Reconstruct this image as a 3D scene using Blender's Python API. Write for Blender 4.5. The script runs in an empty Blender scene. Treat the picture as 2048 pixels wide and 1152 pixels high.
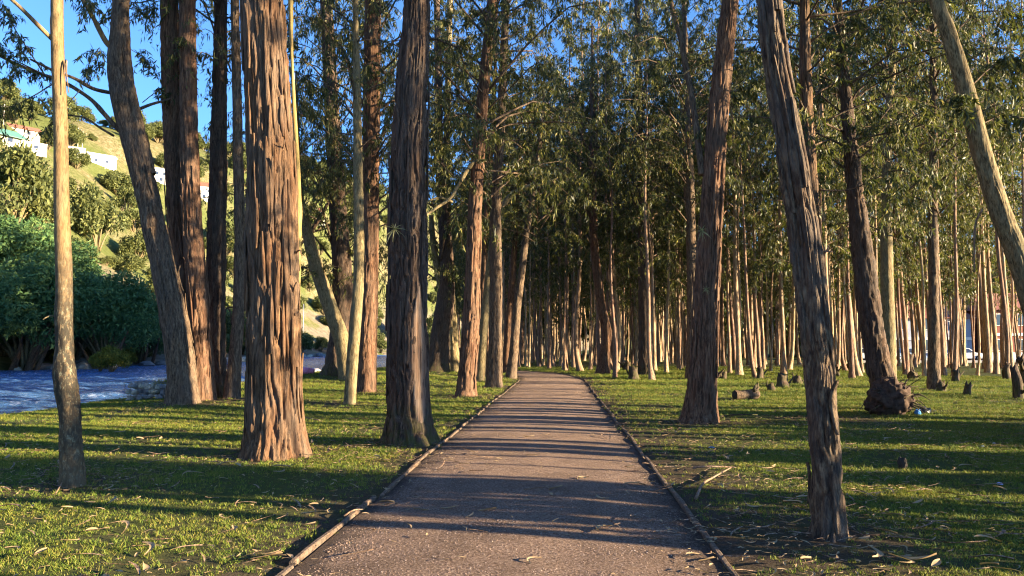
import bpy, bmesh, math, random
import numpy as np
from mathutils import Vector

# ------------------------------------------------------------------ camera, sky, sun, exposure
SC = bpy.context.scene
COL = SC.collection
rng = np.random.default_rng(7)
random.seed(7)
R = math.radians

CAM_H, FPX, TILT = 1.6, 1500.0, math.atan((695 - 576) / 1500.0)
cam_d = bpy.data.cameras.new("camera")
cam_d.sensor_width = 36.0
cam_d.lens = FPX / 2048 * 36.0
cam_d.clip_start = 0.05
cam_d.clip_end = 4000
cam = bpy.data.objects.new("camera", cam_d)
cam.location = (0, 0, CAM_H)
cam.rotation_euler = (math.pi / 2 + TILT, 0, 0)
COL.objects.link(cam)
SC.camera = cam

SUN_EL, SUN_AZ = R(10.5), R(105.5)          # azimuth clockwise from +Y (the view direction)
to_sun = Vector((math.sin(SUN_AZ) * math.cos(SUN_EL), math.cos(SUN_AZ) * math.cos(SUN_EL), math.sin(SUN_EL)))
sun_d = bpy.data.lights.new("sun", 'SUN')
sun_d.energy = 5.0
sun_d.angle = R(0.5)
sun_d.color = (1.0, 0.79, 0.50)
sun = bpy.data.objects.new("sun", sun_d)
sun.rotation_euler = to_sun.to_track_quat('Z', 'Y').to_euler()
sun.location = to_sun * 100
COL.objects.link(sun)

world = bpy.data.worlds.new("World")
SC.world = world
world.use_nodes = True
wn = world.node_tree
wn.nodes.clear()
sky = wn.nodes.new("ShaderNodeTexSky")
sky.sky_type = 'NISHITA'
sky.sun_disc = False
sky.sun_elevation = SUN_EL
sky.sun_rotation = SUN_AZ
sky.altitude = 2500
sky.air_density = 1.0
sky.dust_density = 1.8
sky.ozone_density = 4.8
bg = wn.nodes.new("ShaderNodeBackground")
bg.inputs['Strength'].default_value = 0.10
wo = wn.nodes.new("ShaderNodeOutputWorld")
wn.links.new(sky.outputs[0], bg.inputs[0])
wn.links.new(bg.outputs[0], wo.inputs[0])

SC.view_settings.view_transform = 'Standard'
SC.view_settings.look = 'None'
SC.view_settings.exposure = 2.35
SC.view_settings.gamma = 1.0
SC.render.engine = 'CYCLES'
cy = SC.cycles
cy.use_denoising = True
cy.pixel_filter_type = 'BLACKMAN_HARRIS'
cy.filter_width = 1.15
cy.use_adaptive_sampling = True
cy.adaptive_threshold = 0.02
cy.max_bounces = 4
cy.diffuse_bounces = 2
cy.glossy_bounces = 2
cy.transmission_bounces = 2
cy.transparent_max_bounces = 4
cy.caustics_reflective = False
cy.caustics_refractive = False

# ------------------------------------------------------------------ picture geometry -> place
CT, ST = math.cos(TILT), math.sin(TILT)
def ray(px, py):
    a, b = (px - 1024) / FPX, -(py - 576) / FPX
    return a, CT - b * ST, ST + b * CT
def at(px, py, Y):
    dx, dy, dz = ray(px, py)
    t = Y / dy
    return np.array([dx * t, Y, CAM_H + dz * t])
def ground(px, py, z=0.0):
    dx, dy, dz = ray(px, py)
    t = (z - CAM_H) / dz
    return np.array([dx * t, dy * t, z])

# ------------------------------------------------------------------ noise
TAB = [np.random.default_rng(100 + i).random((256, 256)) for i in range(8)]
def vn(x, y, seed=0, px=256):
    x = np.asarray(x, float); y = np.asarray(y, float)
    x, y = np.broadcast_arrays(x, y)
    T = TAB[seed % 8]; off = (seed * 37) % 256
    xi = np.floor(x).astype(int); yi = np.floor(y).astype(int)
    fx = x - xi; fy = y - yi
    fx = fx * fx * (3 - 2 * fx); fy = fy * fy * (3 - 2 * fy)
    x0 = (xi % px + off) % 256; x1 = ((xi + 1) % px + off) % 256
    y0 = yi % 256; y1 = (yi + 1) % 256
    return (T[x0, y0] * (1 - fx) + T[x1, y0] * fx) * (1 - fy) + (T[x0, y1] * (1 - fx) + T[x1, y1] * fx) * fy
def fbm(x, y, seed=0, o=4):
    r = 0; a = 0.5; f = 1
    for i in range(o):
        r = r + a * vn(x * f, y * f, seed + i); a *= 0.5; f *= 2.03
    return r
def sstep(a, b, x):
    t = np.clip((x - a) / (b - a), 0, 1)
    return t * t * (3 - 2 * t)

# ------------------------------------------------------------------ mesh helpers
class MB:
    def __init__(s):
        s.v = []; s.q = []; s.t = []; s.n = 0; s.qm = []; s.tm = []
    def add(s, v, q=None, t=None, m=0):
        v = np.asarray(v, float).reshape(-1, 3)
        if q is not None and len(q):
            q = np.asarray(q, int).reshape(-1, 4) + s.n; s.q.append(q); s.qm.append(np.full(len(q), m))
        if t is not None and len(t):
            t = np.asarray(t, int).reshape(-1, 3) + s.n; s.t.append(t); s.tm.append(np.full(len(t), m))
        s.v.append(v); s.n += len(v)
        return s
    def box(s, c, d, m=0, rz=0.0, ry=0.0):
        x, y, z = np.array(d) / 2
        v = np.array([[i * x, j * y, k * z] for i in (-1, 1) for j in (-1, 1) for k in (-1, 1)])
        if ry:
            ca, sa = math.cos(ry), math.sin(ry)
            v = np.stack([v[:, 0] * ca + v[:, 2] * sa, v[:, 1], -v[:, 0] * sa + v[:, 2] * ca], 1)
        if rz:
            ca, sa = math.cos(rz), math.sin(rz)
            v = np.stack([v[:, 0] * ca - v[:, 1] * sa, v[:, 0] * sa + v[:, 1] * ca, v[:, 2]], 1)
        return s.add(v + np.array(c), [[0, 1, 3, 2], [4, 6, 7, 5], [0, 4, 5, 1], [2, 3, 7, 6], [0, 2, 6, 4], [1, 5, 7, 3]], m=m)
    def tube(s, pts, rad, n=6, m=0, cap=True):
        pts = np.asarray(pts, float); rad = np.broadcast_to(np.asarray(rad, float), (len(pts),))
        C, X, Y = frames(pts)
        th = np.linspace(0, 2 * math.pi, n, endpoint=False)
        v = pts[:, None, :] + rad[:, None, None] * (np.cos(th)[None, :, None] * X[:, None, :] + np.sin(th)[None, :, None] * Y[:, None, :])
        k = len(pts)
        s.add(v.reshape(-1, 3), grid_q(k, n, True), m=m)
        if cap:
            b = s.n - k * n
            for ring, flip in ((0, True), (k - 1, False)):
                idx = np.arange(n) + b + ring * n
                c = s.n; s.v.append(pts[ring][None]); s.n += 1
                t = np.stack([idx, np.roll(idx, -1), np.full(n, c)], 1)
                if flip: t = t[:, ::-1]
                s.t.append(t); s.tm.append(np.full(n, m))
        return s
    def mesh(s, name, mats, smooth=True):
        me = bpy.data.meshes.new(name)
        v = np.concatenate(s.v) if s.v else np.zeros((0, 3))
        q = np.concatenate(s.q) if s.q else np.zeros((0, 4), int)
        t = np.concatenate(s.t) if s.t else np.zeros((0, 3), int)
        me.vertices.add(len(v)); me.vertices.foreach_set("co", v.ravel())
        loops = np.concatenate([q.ravel(), t.ravel()])
        me.loops.add(len(loops)); me.loops.foreach_set("vertex_index", loops.astype(np.int32))
        npoly = len(q) + len(t)
        starts = np.concatenate([np.arange(len(q)) * 4, len(q) * 4 + np.arange(len(t)) * 3])
        me.polygons.add(npoly)
        me.polygons.foreach_set("loop_start", starts.astype(np.int32))
        mi = np.concatenate([np.concatenate(s.qm) if s.qm else np.zeros(0), np.concatenate(s.tm) if s.tm else np.zeros(0)])
        me.polygons.foreach_set("material_index", mi.astype(np.int32))
        me.polygons.foreach_set("use_smooth", np.full(npoly, bool(smooth)))
        for m in (mats if isinstance(mats, (list, tuple)) else [mats]):
            me.materials.append(m)
        me.update(calc_edges=True)
        return me
def grid_q(k, n, wrap):
    i = np.arange(k - 1)[:, None] * n
    j = np.arange(n if wrap else n - 1)[None, :]
    j1 = (j + 1) % n
    return np.stack([i + j, i + j1, i + n + j1, i + n + j], -1).reshape(-1, 4)
def frames(pts):
    t = np.gradient(pts, axis=0)
    t /= np.linalg.norm(t, axis=1)[:, None] + 1e-9
    ref = np.array([1.0, 0.03, 0.02]) if abs(t[len(t) // 2][0]) < 0.8 else np.array([0.02, 0.03, 1.0])
    X = ref - (t @ ref)[:, None] * t
    X /= np.linalg.norm(X, axis=1)[:, None] + 1e-9
    Y = np.cross(t, X)
    return t, X, Y
def spline(pts, n=None, step=None):
    """Catmull-Rom through pts (k, d), resampled; d may include a radius column."""
    p = np.asarray(pts, float)
    ext = np.vstack([2 * p[0] - p[1], p, 2 * p[-1] - p[-2]])
    out = []
    for i in range(len(p) - 1):
        p0, p1, p2, p3 = ext[i:i + 4]
        u = np.linspace(0, 1, 12, endpoint=False)[:, None]
        out.append(0.5 * ((2 * p1) + (-p0 + p2) * u + (2 * p0 - 5 * p1 + 4 * p2 - p3) * u * u + (-p0 + 3 * p1 - 3 * p2 + p3) * u ** 3))
    out.append(p[-1:])
    o = np.vstack(out)
    d = np.concatenate([[0], np.cumsum(np.linalg.norm(np.diff(o[:, :3], axis=0), axis=1))])
    if step is not None: s = np.arange(0, d[-1] + step * 0.5, step)
    elif n is not None and np.ndim(n) == 0: s = np.linspace(0, d[-1], n)
    else: s = np.asarray(n) * d[-1]
    s = np.clip(s, 0, d[-1])
    return np.stack([np.interp(s, d, o[:, j]) for j in range(o.shape[1])], 1), s

def link(name, me, parent=None, loc=(0, 0, 0), rz=0.0, sc=None):
    o = bpy.data.objects.new(name, me)
    COL.objects.link(o)
    o.location = loc
    o.rotation_euler = (0, 0, rz)
    if sc is not None: o.scale = sc if hasattr(sc, '__len__') else (sc, sc, sc)
    if parent is not None: o.parent = parent
    return o
def tag(o, label, cat, group=None):
    o["label"] = label; o["category"] = cat
    if group: o["group"] = group
    return o
def thing(name, label, cat, loc=(0, 0, 0), group=None, rz=0.0):
    o = link(name, None, loc=loc, rz=rz); o.empty_display_size = 0.2
    return tag(o, label, cat, group)
def kind(o, k, label=None):
    o["kind"] = k
    if label: o["label"] = label
    return o

# ------------------------------------------------------------------ materials
def newmat(name):
    m = bpy.data.materials.new(name); m.use_nodes = True
    nt = m.node_tree
    return m, nt, nt.nodes["Principled BSDF"]
def N(nt, typ, **kw):
    n = nt.nodes.new("ShaderNode" + typ)
    for k, v in kw.items():
        if k in n.inputs: n.inputs[k].default_value = v
        else: setattr(n, k, v)
    return n
def ramp(nt, fac, stops, interp='LINEAR'):
    r = nt.nodes.new("ShaderNodeValToRGB"); r.color_ramp.interpolation = interp
    e = r.color_ramp.elements
    while len(e) < len(stops): e.new(0.5)
    for el, (p, c) in zip(e, stops):
        el.position = p; el.color = (*c, 1) if len(c) == 3 else c
    nt.links.new(fac, r.inputs[0])
    return r.outputs[0]
def noise(nt, vec, scale, detail=5, rough=0.6, dist=0.0):
    n = N(nt, "TexNoise", Scale=scale, Detail=detail, Roughness=rough, Distortion=dist)
    if vec is not None: nt.links.new(vec, n.inputs['Vector'])
    return n.outputs['Fac']
def mapped(nt, scale=(1, 1, 1), coord='Object'):
    tc = N(nt, "TexCoord")
    mp = N(nt, "Mapping"); mp.inputs['Scale'].default_value = scale
    nt.links.new(tc.outputs[coord], mp.inputs['Vector'])
    return mp.outputs[0]
def worldpos(nt, scale=(1, 1, 1)):
    g = N(nt, "NewGeometry"); mp = N(nt, "Mapping"); mp.inputs['Scale'].default_value = scale
    nt.links.new(g.outputs['Position'], mp.inputs['Vector'])
    return mp.outputs[0]
def mix(nt, fac, a, b, mode='MIX'):
    m = N(nt, "Mix", data_type='RGBA', blend_type=mode)
    for sock, val in ((m.inputs[0], fac), (m.inputs[6], a), (m.inputs[7], b)):
        if hasattr(val, 'node'): nt.links.new(val, sock)
        elif hasattr(val, '__len__'): sock.default_value = (*val, 1) if len(val) == 3 else val
        else: sock.default_value = val
    return m.outputs[2]
def math_(nt, op, a, b=None, clamp=False):
    m = N(nt, "Math", operation=op, use_clamp=clamp)
    for sock, val in ((m.inputs[0], a), (m.inputs[1], b)):
        if val is None: continue
        if hasattr(val, 'node'): nt.links.new(val, sock)
        else: sock.default_value = val
    return m.outputs[0]
def bump(nt, bsdf, h, strength, dist):
    b = N(nt, "Bump", Strength=strength, Distance=dist)
    nt.links.new(h, b.inputs['Height']); nt.links.new(b.outputs[0], bsdf.inputs['Normal'])
def setp(b, **kw):
    for k, v in kw.items():
        b.inputs[k.replace('_', ' ')].default_value = v

def bark_mat(name, dark, mid, light, grey, zs=0.12, moss=0.0, lichen=0.0, greymix=0.5, bstr=0.6, varied=False):
    m, nt, b = newmat(name)
    v = mapped(nt, (1, 1, zs))
    f0 = noise(nt, v, 20, 8, 0.68, 0.4)
    f1 = noise(nt, mapped(nt, (1, 1, zs * 0.6)), 55, 5, 0.6, 0.2)
    f = math_(nt, 'ADD', math_(nt, 'MULTIPLY', f0, 0.62), math_(nt, 'MULTIPLY', f1, 0.38))
    c = ramp(nt, f, [(0.37, [x * 0.45 for x in dark]), (0.44, dark), (0.51, mid), (0.62, light)])
    big = noise(nt, mapped(nt, (1, 1, 0.35)), 2.6, 4, 0.6)
    gm = ramp(nt, big, [(0.42, (0, 0, 0)), (0.62, (greymix,) * 3)])
    c = mix(nt, gm, c, mix(nt, f, [x * 0.55 for x in grey], grey))
    red = ramp(nt, noise(nt, mapped(nt, (1, 1, 0.2)), 7, 3, 0.5), [(0.5, (0, 0, 0)), (0.7, (0.5,) * 3)])
    c = mix(nt, red, c, mix(nt, f, dark, [mid[0] * 1.25, mid[1] * 0.92, mid[2] * 0.75]))
    if moss or lichen:
        tc = N(nt, "TexCoord"); sp = N(nt, "SeparateXYZ"); nt.links.new(tc.outputs['Object'], sp.inputs[0])
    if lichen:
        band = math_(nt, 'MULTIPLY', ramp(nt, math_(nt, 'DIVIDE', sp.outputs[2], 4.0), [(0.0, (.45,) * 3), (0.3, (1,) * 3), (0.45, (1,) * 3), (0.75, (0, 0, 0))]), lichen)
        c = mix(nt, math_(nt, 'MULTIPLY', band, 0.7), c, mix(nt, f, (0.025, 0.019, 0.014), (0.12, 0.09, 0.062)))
        l1 = ramp(nt, noise(nt, mapped(nt, (1, 1, 0.7)), 30, 6, 0.72), [(0.52, (0, 0, 0)), (0.58, (0.8,) * 3)])
        c = mix(nt, math_(nt, 'MULTIPLY', l1, band), c, mix(nt, f, (0.15, 0.155, 0.105), (0.30, 0.30, 0.21)))
        l2 = ramp(nt, noise(nt, mapped(nt, (1.3, 1.3, 0.55)), 17, 7, 0.75), [(0.43, (0, 0, 0)), (0.50, (0.95,) * 3)])
        c = mix(nt, math_(nt, 'MULTIPLY', l2, band), c, (0.03, 0.026, 0.02))
    if moss:
        mz = math_(nt, 'MULTIPLY', ramp(nt, sp.outputs[2], [(0.0, (1, 1, 1)), (0.75, (0, 0, 0))]), moss)
        mf = ramp(nt, noise(nt, mapped(nt), 7, 5, 0.7), [(0.42, (0, 0, 0)), (0.6, (1, 1, 1))])
        c = mix(nt, math_(nt, 'MULTIPLY', mf, mz), c, (0.075, 0.085, 0.018))
    if varied:
        oi = N(nt, "ObjectInfo")
        hs = N(nt, "HueSaturation")
        nt.links.new(c, hs.inputs['Color'])
        nt.links.new(math_(nt, 'ADD', math_(nt, 'MULTIPLY', oi.outputs['Random'], 0.75), 0.85), hs.inputs['Value'])
        nt.links.new(math_(nt, 'ADD', math_(nt, 'MULTIPLY', oi.outputs['Random'], 0.035), 0.478), hs.inputs['Hue'])
        c = hs.outputs[0]
    nt.links.new(c, b.inputs['Base Color'])
    setp(b, Roughness=0.85, Specular_IOR_Level=0.25)
    bump(nt, b, f, min(1, bstr * 1.5), 0.06)
    return m

BARK = {
    'stringy': bark_mat('bark_stringy', (0.060, 0.032, 0.016), (0.156, 0.085, 0.044), (0.252, 0.154, 0.086), (0.176, 0.138, 0.109)),
    'red': bark_mat('bark_red', (0.060, 0.030, 0.017), (0.162, 0.085, 0.049), (0.269, 0.160, 0.096), (0.162, 0.126, 0.097), greymix=0.35),
    'furrow': bark_mat('bark_furrowed', (0.034, 0.022, 0.016), (0.092, 0.060, 0.042), (0.184, 0.121, 0.081), (0.114, 0.096, 0.081), moss=0.8),
    'grey': bark_mat('bark_grey', (0.052, 0.034, 0.022), (0.138, 0.093, 0.059), (0.245, 0.176, 0.112), (0.161, 0.133, 0.109), zs=0.2, greymix=0.35),
    'flaky': bark_mat('bark_flaky', (0.040, 0.026, 0.018), (0.119, 0.080, 0.051), (0.260, 0.189, 0.115), (0.135, 0.115, 0.100), zs=0.3, greymix=0.6),
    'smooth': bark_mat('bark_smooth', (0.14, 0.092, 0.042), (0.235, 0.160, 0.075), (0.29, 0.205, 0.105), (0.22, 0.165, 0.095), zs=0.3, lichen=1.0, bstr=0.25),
    'yellow': bark_mat('bark_yellow', (0.26, 0.18, 0.06), (0.40, 0.29, 0.10), (0.46, 0.36, 0.14), (0.34, 0.28, 0.14), bstr=0.2),
    'olive': bark_mat('bark_olive', (0.097, 0.073, 0.035), (0.219, 0.167, 0.086), (0.324, 0.257, 0.138), (0.208, 0.189, 0.113), zs=0.25, bstr=0.4),
    'forest': bark_mat('bark_forest', (0.11, 0.07, 0.042), (0.27, 0.18, 0.11), (0.42, 0.31, 0.20), (0.26, 0.22, 0.17), bstr=0.4, varied=True),
    'wood': bark_mat('bare_wood', (0.15, 0.09, 0.055), (0.28, 0.185, 0.12), (0.40, 0.29, 0.20), (0.26, 0.21, 0.17), zs=0.05, bstr=0.5),
}

def leaf_mat(name, cols, trans=0.28, rough=0.5, spec=0.35):
    m, nt, b = newmat(name)
    g = N(nt, "NewGeometry")
    c = ramp(nt, g.outputs['Random Per Island'], cols)
    nt.links.new(c, b.inputs['Base Color'])
    setp(b, Roughness=rough, Specular_IOR_Level=spec)
    tr = N(nt, "BsdfTranslucent"); nt.links.new(mix(nt, 0.5, c, (0.22, 0.26, 0.04)), tr.inputs[0])
    mx = N(nt, "MixShader"); mx.inputs[0].default_value = trans
    nt.links.new(b.outputs[0], mx.inputs[1]); nt.links.new(tr.outputs[0], mx.inputs[2])
    nt.links.new(mx.outputs[0], nt.nodes["Material Output"].inputs[0])
    return m
LEAF = leaf_mat('leaf_eucalyptus', [(0.0, (0.014, 0.024, 0.011)), (0.5, (0.034, 0.050, 0.017)), (0.78, (0.125, 0.128, 0.030)), (1.0, (0.30, 0.26, 0.065))], 0.28, 0.46, 0.35)
LEAF_BUSH = leaf_mat('leaf_riverbank', [(0.0, (0.055, 0.125, 0.050)), (0.6, (0.105, 0.20, 0.072)), (1.0, (0.18, 0.27, 0.08))], 0.3, 0.6, 0.25)
LEAF_HILL = leaf_mat('leaf_hillside', [(0.0, (0.06, 0.078, 0.03)), (0.6, (0.115, 0.13, 0.042)), (1.0, (0.19, 0.195, 0.06))], 0.2, 0.6, 0.2)
LEAF_GOLD = leaf_mat('leaf_golden', [(0.0, (0.08, 0.10, 0.02)), (0.6, (0.20, 0.20, 0.03)), (1.0, (0.34, 0.24, 0.03))], 0.3, 0.6, 0.2)

def plain(name, col, rough=0.7, var=0.15, scale=8, spec=0.3, metal=0.0, bstr=0.15):
    m, nt, b = newmat(name)
    f = noise(nt, mapped(nt), scale, 5, 0.6)
    c = ramp(nt, f, [(0.3, [x * (1 - var) for x in col]), (0.7, [min(1, x * (1 + var)) for x in col])])
    nt.links.new(c, b.inputs['Base Color'])
    setp(b, Roughness=rough, Specular_IOR_Level=spec, Metallic=metal)
    if bstr: bump(nt, b, f, bstr, 0.01)
    return m

# lawn
def lawn_mat():
    m, nt, b = newmat('lawn_soil')
    p = worldpos(nt)
    f = noise(nt, p, 40, 6, 0.7)
    c = ramp(nt, f, [(0.3, (0.030, 0.034, 0.012)), (0.5, (0.062, 0.080, 0.020)), (0.72, (0.105, 0.125, 0.034))])
    big = ramp(nt, noise(nt, p, 0.55, 5, 0.65), [(0.46, (0, 0, 0)), (0.68, (0.75,) * 3)])
    c = mix(nt, big, c, mix(nt, f, (0.052, 0.038, 0.022), (0.13, 0.105, 0.062)))
    at_ = N(nt, "Attribute", attribute_name='soil')
    sf = math_(nt, 'MULTIPLY', at_.outputs['Fac'], ramp(nt, noise(nt, p, 2.5, 5, 0.65), [(0.3, (0.35,) * 3), (0.55, (1,) * 3)]))
    c = mix(nt, sf, c, ramp(nt, f, [(0.3, (0.035, 0.024, 0.017)), (0.55, (0.09, 0.064, 0.045)), (0.75, (0.19, 0.14, 0.09))]))
    nt.links.new(c, b.inputs['Base Color']); setp(b, Roughness=0.95, Specular_IOR_Level=0.1)
    bump(nt, b, f, 0.8, 0.03)
    return m
def hill_mat():
    m, nt, b = newmat('hillside_grass')
    p = worldpos(nt)
    f = noise(nt, p, 1.1, 8, 0.72)
    c = ramp(nt, f, [(0.3, (0.09, 0.085, 0.035)), (0.46, (0.15, 0.13, 0.06)), (0.58, (0.235, 0.20, 0.11)), (0.72, (0.34, 0.29, 0.19))])
    big = ramp(nt, noise(nt, p, 0.045, 5, 0.6), [(0.40, (0, 0, 0)), (0.54, (0.9,) * 3)])
    c = mix(nt, big, c, mix(nt, f, (0.04, 0.062, 0.016), (0.165, 0.19, 0.055)))
    g = N(nt, "NewGeometry"); sp = N(nt, "SeparateXYZ"); nt.links.new(g.outputs['Position'], sp.inputs[0])
    # bare eroded earth on the steep foot of the slope and on the crest
    e1 = ramp(nt, math_(nt, 'DIVIDE', sp.outputs[2], 40.0), [(0.0, (1, 1, 1)), (0.30, (0.8,) * 3), (0.45, (0, 0, 0))])
    ero = math_(nt, 'MULTIPLY', e1, ramp(nt, noise(nt, p, 0.12, 5, 0.6), [(0.40, (0, 0, 0)), (0.5, (1, 1, 1))]))
    c = mix(nt, ero, c, ramp(nt, noise(nt, p, 0.8, 8, 0.75), [(0.3, (0.10, 0.085, 0.065)), (0.7, (0.30, 0.25, 0.19))]))
    nt.links.new(c, b.inputs['Base Color']); setp(b, Roughness=0.95, Specular_IOR_Level=0.1)
    bump(nt, b, f, 0.9, 0.6)
    return m
def path_mat():
    m, nt, b = newmat('path_gravel')
    p = worldpos(nt)
    f = noise(nt, p, 46, 7, 0.78)
    c = ramp(nt, f, [(0.36, (0.080, 0.050, 0.036)), (0.46, (0.235, 0.155, 0.113)), (0.54, (0.36, 0.248, 0.185)), (0.66, (0.58, 0.44, 0.345))])
    big = ramp(nt, noise(nt, p, 1.3, 5, 0.65), [(0.35, (0.70,) * 3), (0.7, (1.12,) * 3)])
    c = mix(nt, 1.0, c, big, 'MULTIPLY')
    ed = N(nt, "Attribute", attribute_name='edge')
    ef = ramp(nt, math_(nt, 'ADD', ed.outputs['Fac'], math_(nt, 'MULTIPLY', noise(nt, p, 3.2, 6, 0.7), 0.9)), [(0.62, (0, 0, 0)), (0.95, (0.85,) * 3)])
    c = mix(nt, ef, c, ramp(nt, f, [(0.3, (0.035, 0.026, 0.021)), (0.6, (0.10, 0.075, 0.060))]))
    nt.links.new(c, b.inputs['Base Color']); setp(b, Roughness=0.95, Specular_IOR_Level=0.15)
    bump(nt, b, f, 1.0, 0.05)
    return m
def water_mat():
    m, nt, b = newmat('river_water')
    p = worldpos(nt, (1, 0.45, 1))
    f1 = noise(nt, p, 2.2, 6, 0.65, 0.6)
    f2 = noise(nt, worldpos(nt, (1, 0.6, 1)), 9.0, 4, 0.6, 0.3)
    foam_zone = ramp(nt, noise(nt, worldpos(nt, (1, 0.5, 1)), 0.22, 4, 0.6), [(0.45, (0.0,) * 3), (0.7, (1,) * 3)])
    foam = math_(nt, 'MULTIPLY', ramp(nt, noise(nt, p, 3.4, 6, 0.7, 1.0), [(0.56, (0, 0, 0)), (0.64, (1, 1, 1))]), math_(nt, 'ADD', math_(nt, 'MULTIPLY', foam_zone, 0.7), 0.10))
    c = mix(nt, foam, (0.07, 0.19, 0.46), (0.78, 0.82, 0.88))
    nt.links.new(c, b.inputs['Base Color'])
    r = ramp(nt, foam, [(0.0, (0.2,) * 3), (0.5, (0.6,) * 3)])
    nt.links.new(r, b.inputs['Roughness'])
    setp(b, IOR=1.33, Specular_IOR_Level=0.9)
    h = math_(nt, 'ADD', f1, math_(nt, 'MULTIPLY', f2, 0.35))
    bump(nt, b, h, 1.0, 0.8)
    return m
M_LAWN, M_HILL, M_PATH, M_WATER = lawn_mat(), hill_mat(), path_mat(), water_mat()

def grass_mat():
    m, nt, b = newmat('grass_blade')
    g = N(nt, "NewGeometry")
    c = ramp(nt, g.outputs['Random Per Island'], [(0.0, (0.042, 0.092, 0.012)), (0.5, (0.095, 0.160, 0.022)), (0.8, (0.18, 0.215, 0.034)), (1.0, (0.33, 0.28, 0.09))])
    oi = N(nt, "ObjectInfo")
    patch = ramp(nt, noise(nt, worldpos(nt), 0.9, 4, 0.6), [(0.35, (0.8, 0.95, 0.8)), (0.65, (1.25, 1.1, 1.0))])
    c = mix(nt, 1.0, c, patch, 'MULTIPLY')
    nt.links.new(c, b.inputs['Base Color']); setp(b, Roughness=0.6, Specular_IOR_Level=0.25)
    tr = N(nt, "BsdfTranslucent"); nt.links.new(c, tr.inputs[0])
    mx = N(nt, "MixShader"); mx.inputs[0].default_value = 0.3
    nt.links.new(b.outputs[0], mx.inputs[1]); nt.links.new(tr.outputs[0], mx.inputs[2])
    nt.links.new(mx.outputs[0], nt.nodes["Material Output"].inputs[0])
    return m
M_GRASS = grass_mat()
M_DRY = leaf_mat('dry_leaf', [(0.0, (0.14, 0.085, 0.045)), (0.45, (0.33, 0.22, 0.12)), (0.8, (0.45, 0.34, 0.20)), (1.0, (0.50, 0.46, 0.40))], 0.1, 0.7, 0.3)
M_STRIP = bark_mat('peeled_bark', (0.13, 0.075, 0.045), (0.33, 0.21, 0.13), (0.48, 0.34, 0.22), (0.34, 0.30, 0.26), zs=0.08, bstr=0.4)
M_TIMBER = bark_mat('edging_wood', (0.075, 0.052, 0.038), (0.17, 0.12, 0.085), (0.26, 0.19, 0.135), (0.17, 0.145, 0.12), zs=1.0, bstr=0.4)
M_STONE = plain('river_stone', (0.30, 0.27, 0.23), 0.85, 0.45, 5)
M_PEBBLE = plain('path_pebble', (0.31, 0.22, 0.175), 0.9, 0.5, 30, 0.2)
def pebble_mat():
    m, nt, b = newmat('path_pebble')
    oi = N(nt, "ObjectInfo")
    c = ramp(nt, oi.outputs['Random'], [(0.0, (0.10, 0.066, 0.048)), (0.5, (0.27, 0.185, 0.14)), (0.85, (0.34, 0.245, 0.19)), (1.0, (0.46, 0.37, 0.31))])
    nt.links.new(c, b.inputs['Base Color']); setp(b, Roughness=0.9, Specular_IOR_Level=0.2)
    return m
M_PEBBLE = pebble_mat()
M_ROOT = plain('root_earth', (0.075, 0.052, 0.040), 0.95, 0.6, 9, 0.1, bstr=0.9)

# ------------------------------------------------------------------ the lie of the land
PATH_C = spline(np.array([(-0.85, -10, 0), (-0.37, 0, 0), (-0.03, 5.25, 0), (0.95, 21, 0), (1.72, 33, 0), (1.95, 39, 0), (1.1, 46.5, 0), (-1.9, 52.5, 0), (-4.8, 58, 0), (-6.2, 66, 0), (-6.4, 76, 0)]), step=0.4)[0]
PATH_W = 1.55
def path_dist(x, y):
    x = np.asarray(x, float); y = np.asarray(y, float)
    d = np.full(np.broadcast(x, y).shape, 1e9)
    for i in range(0, len(PATH_C), 2):
        d = np.minimum(d, np.hypot(x - PATH_C[i, 0], y - PATH_C[i, 1]))
    return d
def xb(y):   # near bank of the river
    y = np.asarray(y, float)
    return -11.5 + 0.5 * np.sin(y * 0.21) + 2.5 * sstep(45, 78, y) - 3.0 * np.exp(-((y - 3) / 9.0) ** 2) + 0.25 * np.maximum(0, y - 190)
def xf(y):   # far bank
    y = np.asarray(y, float)
    return -44 - 3 * np.sin(y * 0.035 + 1) + 0.27 * np.maximum(0, y - 170) - 3.5 * (vn(y * 0.13, 3.3, 4) - 0.5)
WATER_Z = -0.5
def height(x, y):
    x = np.asarray(x, float); y = np.asarray(y, float)
    z = 0.07 * (fbm(x * 0.35, y * 0.35, 1, 3) - 0.45)
    pd = path_dist(x, y)
    z = z * sstep(1.6, 4.0, pd) - 0.055 * (1 - sstep(PATH_W - 0.15, PATH_W + 0.06, pd))
    for cx, cy_, rr, hh in ((-8.4, 35.5, 4.2, 0.42), (-8.4, 21.5, 2.4, 0.14), (-5, 42, 4, 0.25), (2.0 + 7.2, 18.6, 1.6, 0.06)):
        z = z + hh * np.exp(-((x - cx) ** 2 + (y - cy_) ** 2) / rr ** 2)
    # fall to the water
    z = z - 1.9 * sstep(0.1, 2.6, xb(y) - x)
    # far side
    t = xf(y) - x
    rise = 2.1 * sstep(-1.0, 2.2, t)
    H = 43 + 0.115 * np.clip(y, 0, 900)
    slope = H * (0.93 * sstep(2, 78, t) ** 0.85 + 0.10 * np.clip((t - 78) / 250, 0, 1))
    rough = sstep(2, 14, t) * (5.5 * (fbm(x * 0.045, y * 0.045, 3, 5) - 0.48) + 1.6 * (fbm(x * 0.2, y * 0.2, 5, 4) - 0.48))
    z = z + rise + np.where(t > 2, slope + rough, 0)
    # low ground rolling away on the right
    z = z + 18 * sstep(160, 420, x) * (0.5 + fbm(x * 0.01, y * 0.01, 2, 3))
    return z
def hz(x, y): return float(height(np.array([x]), np.array([y]))[0])

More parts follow.
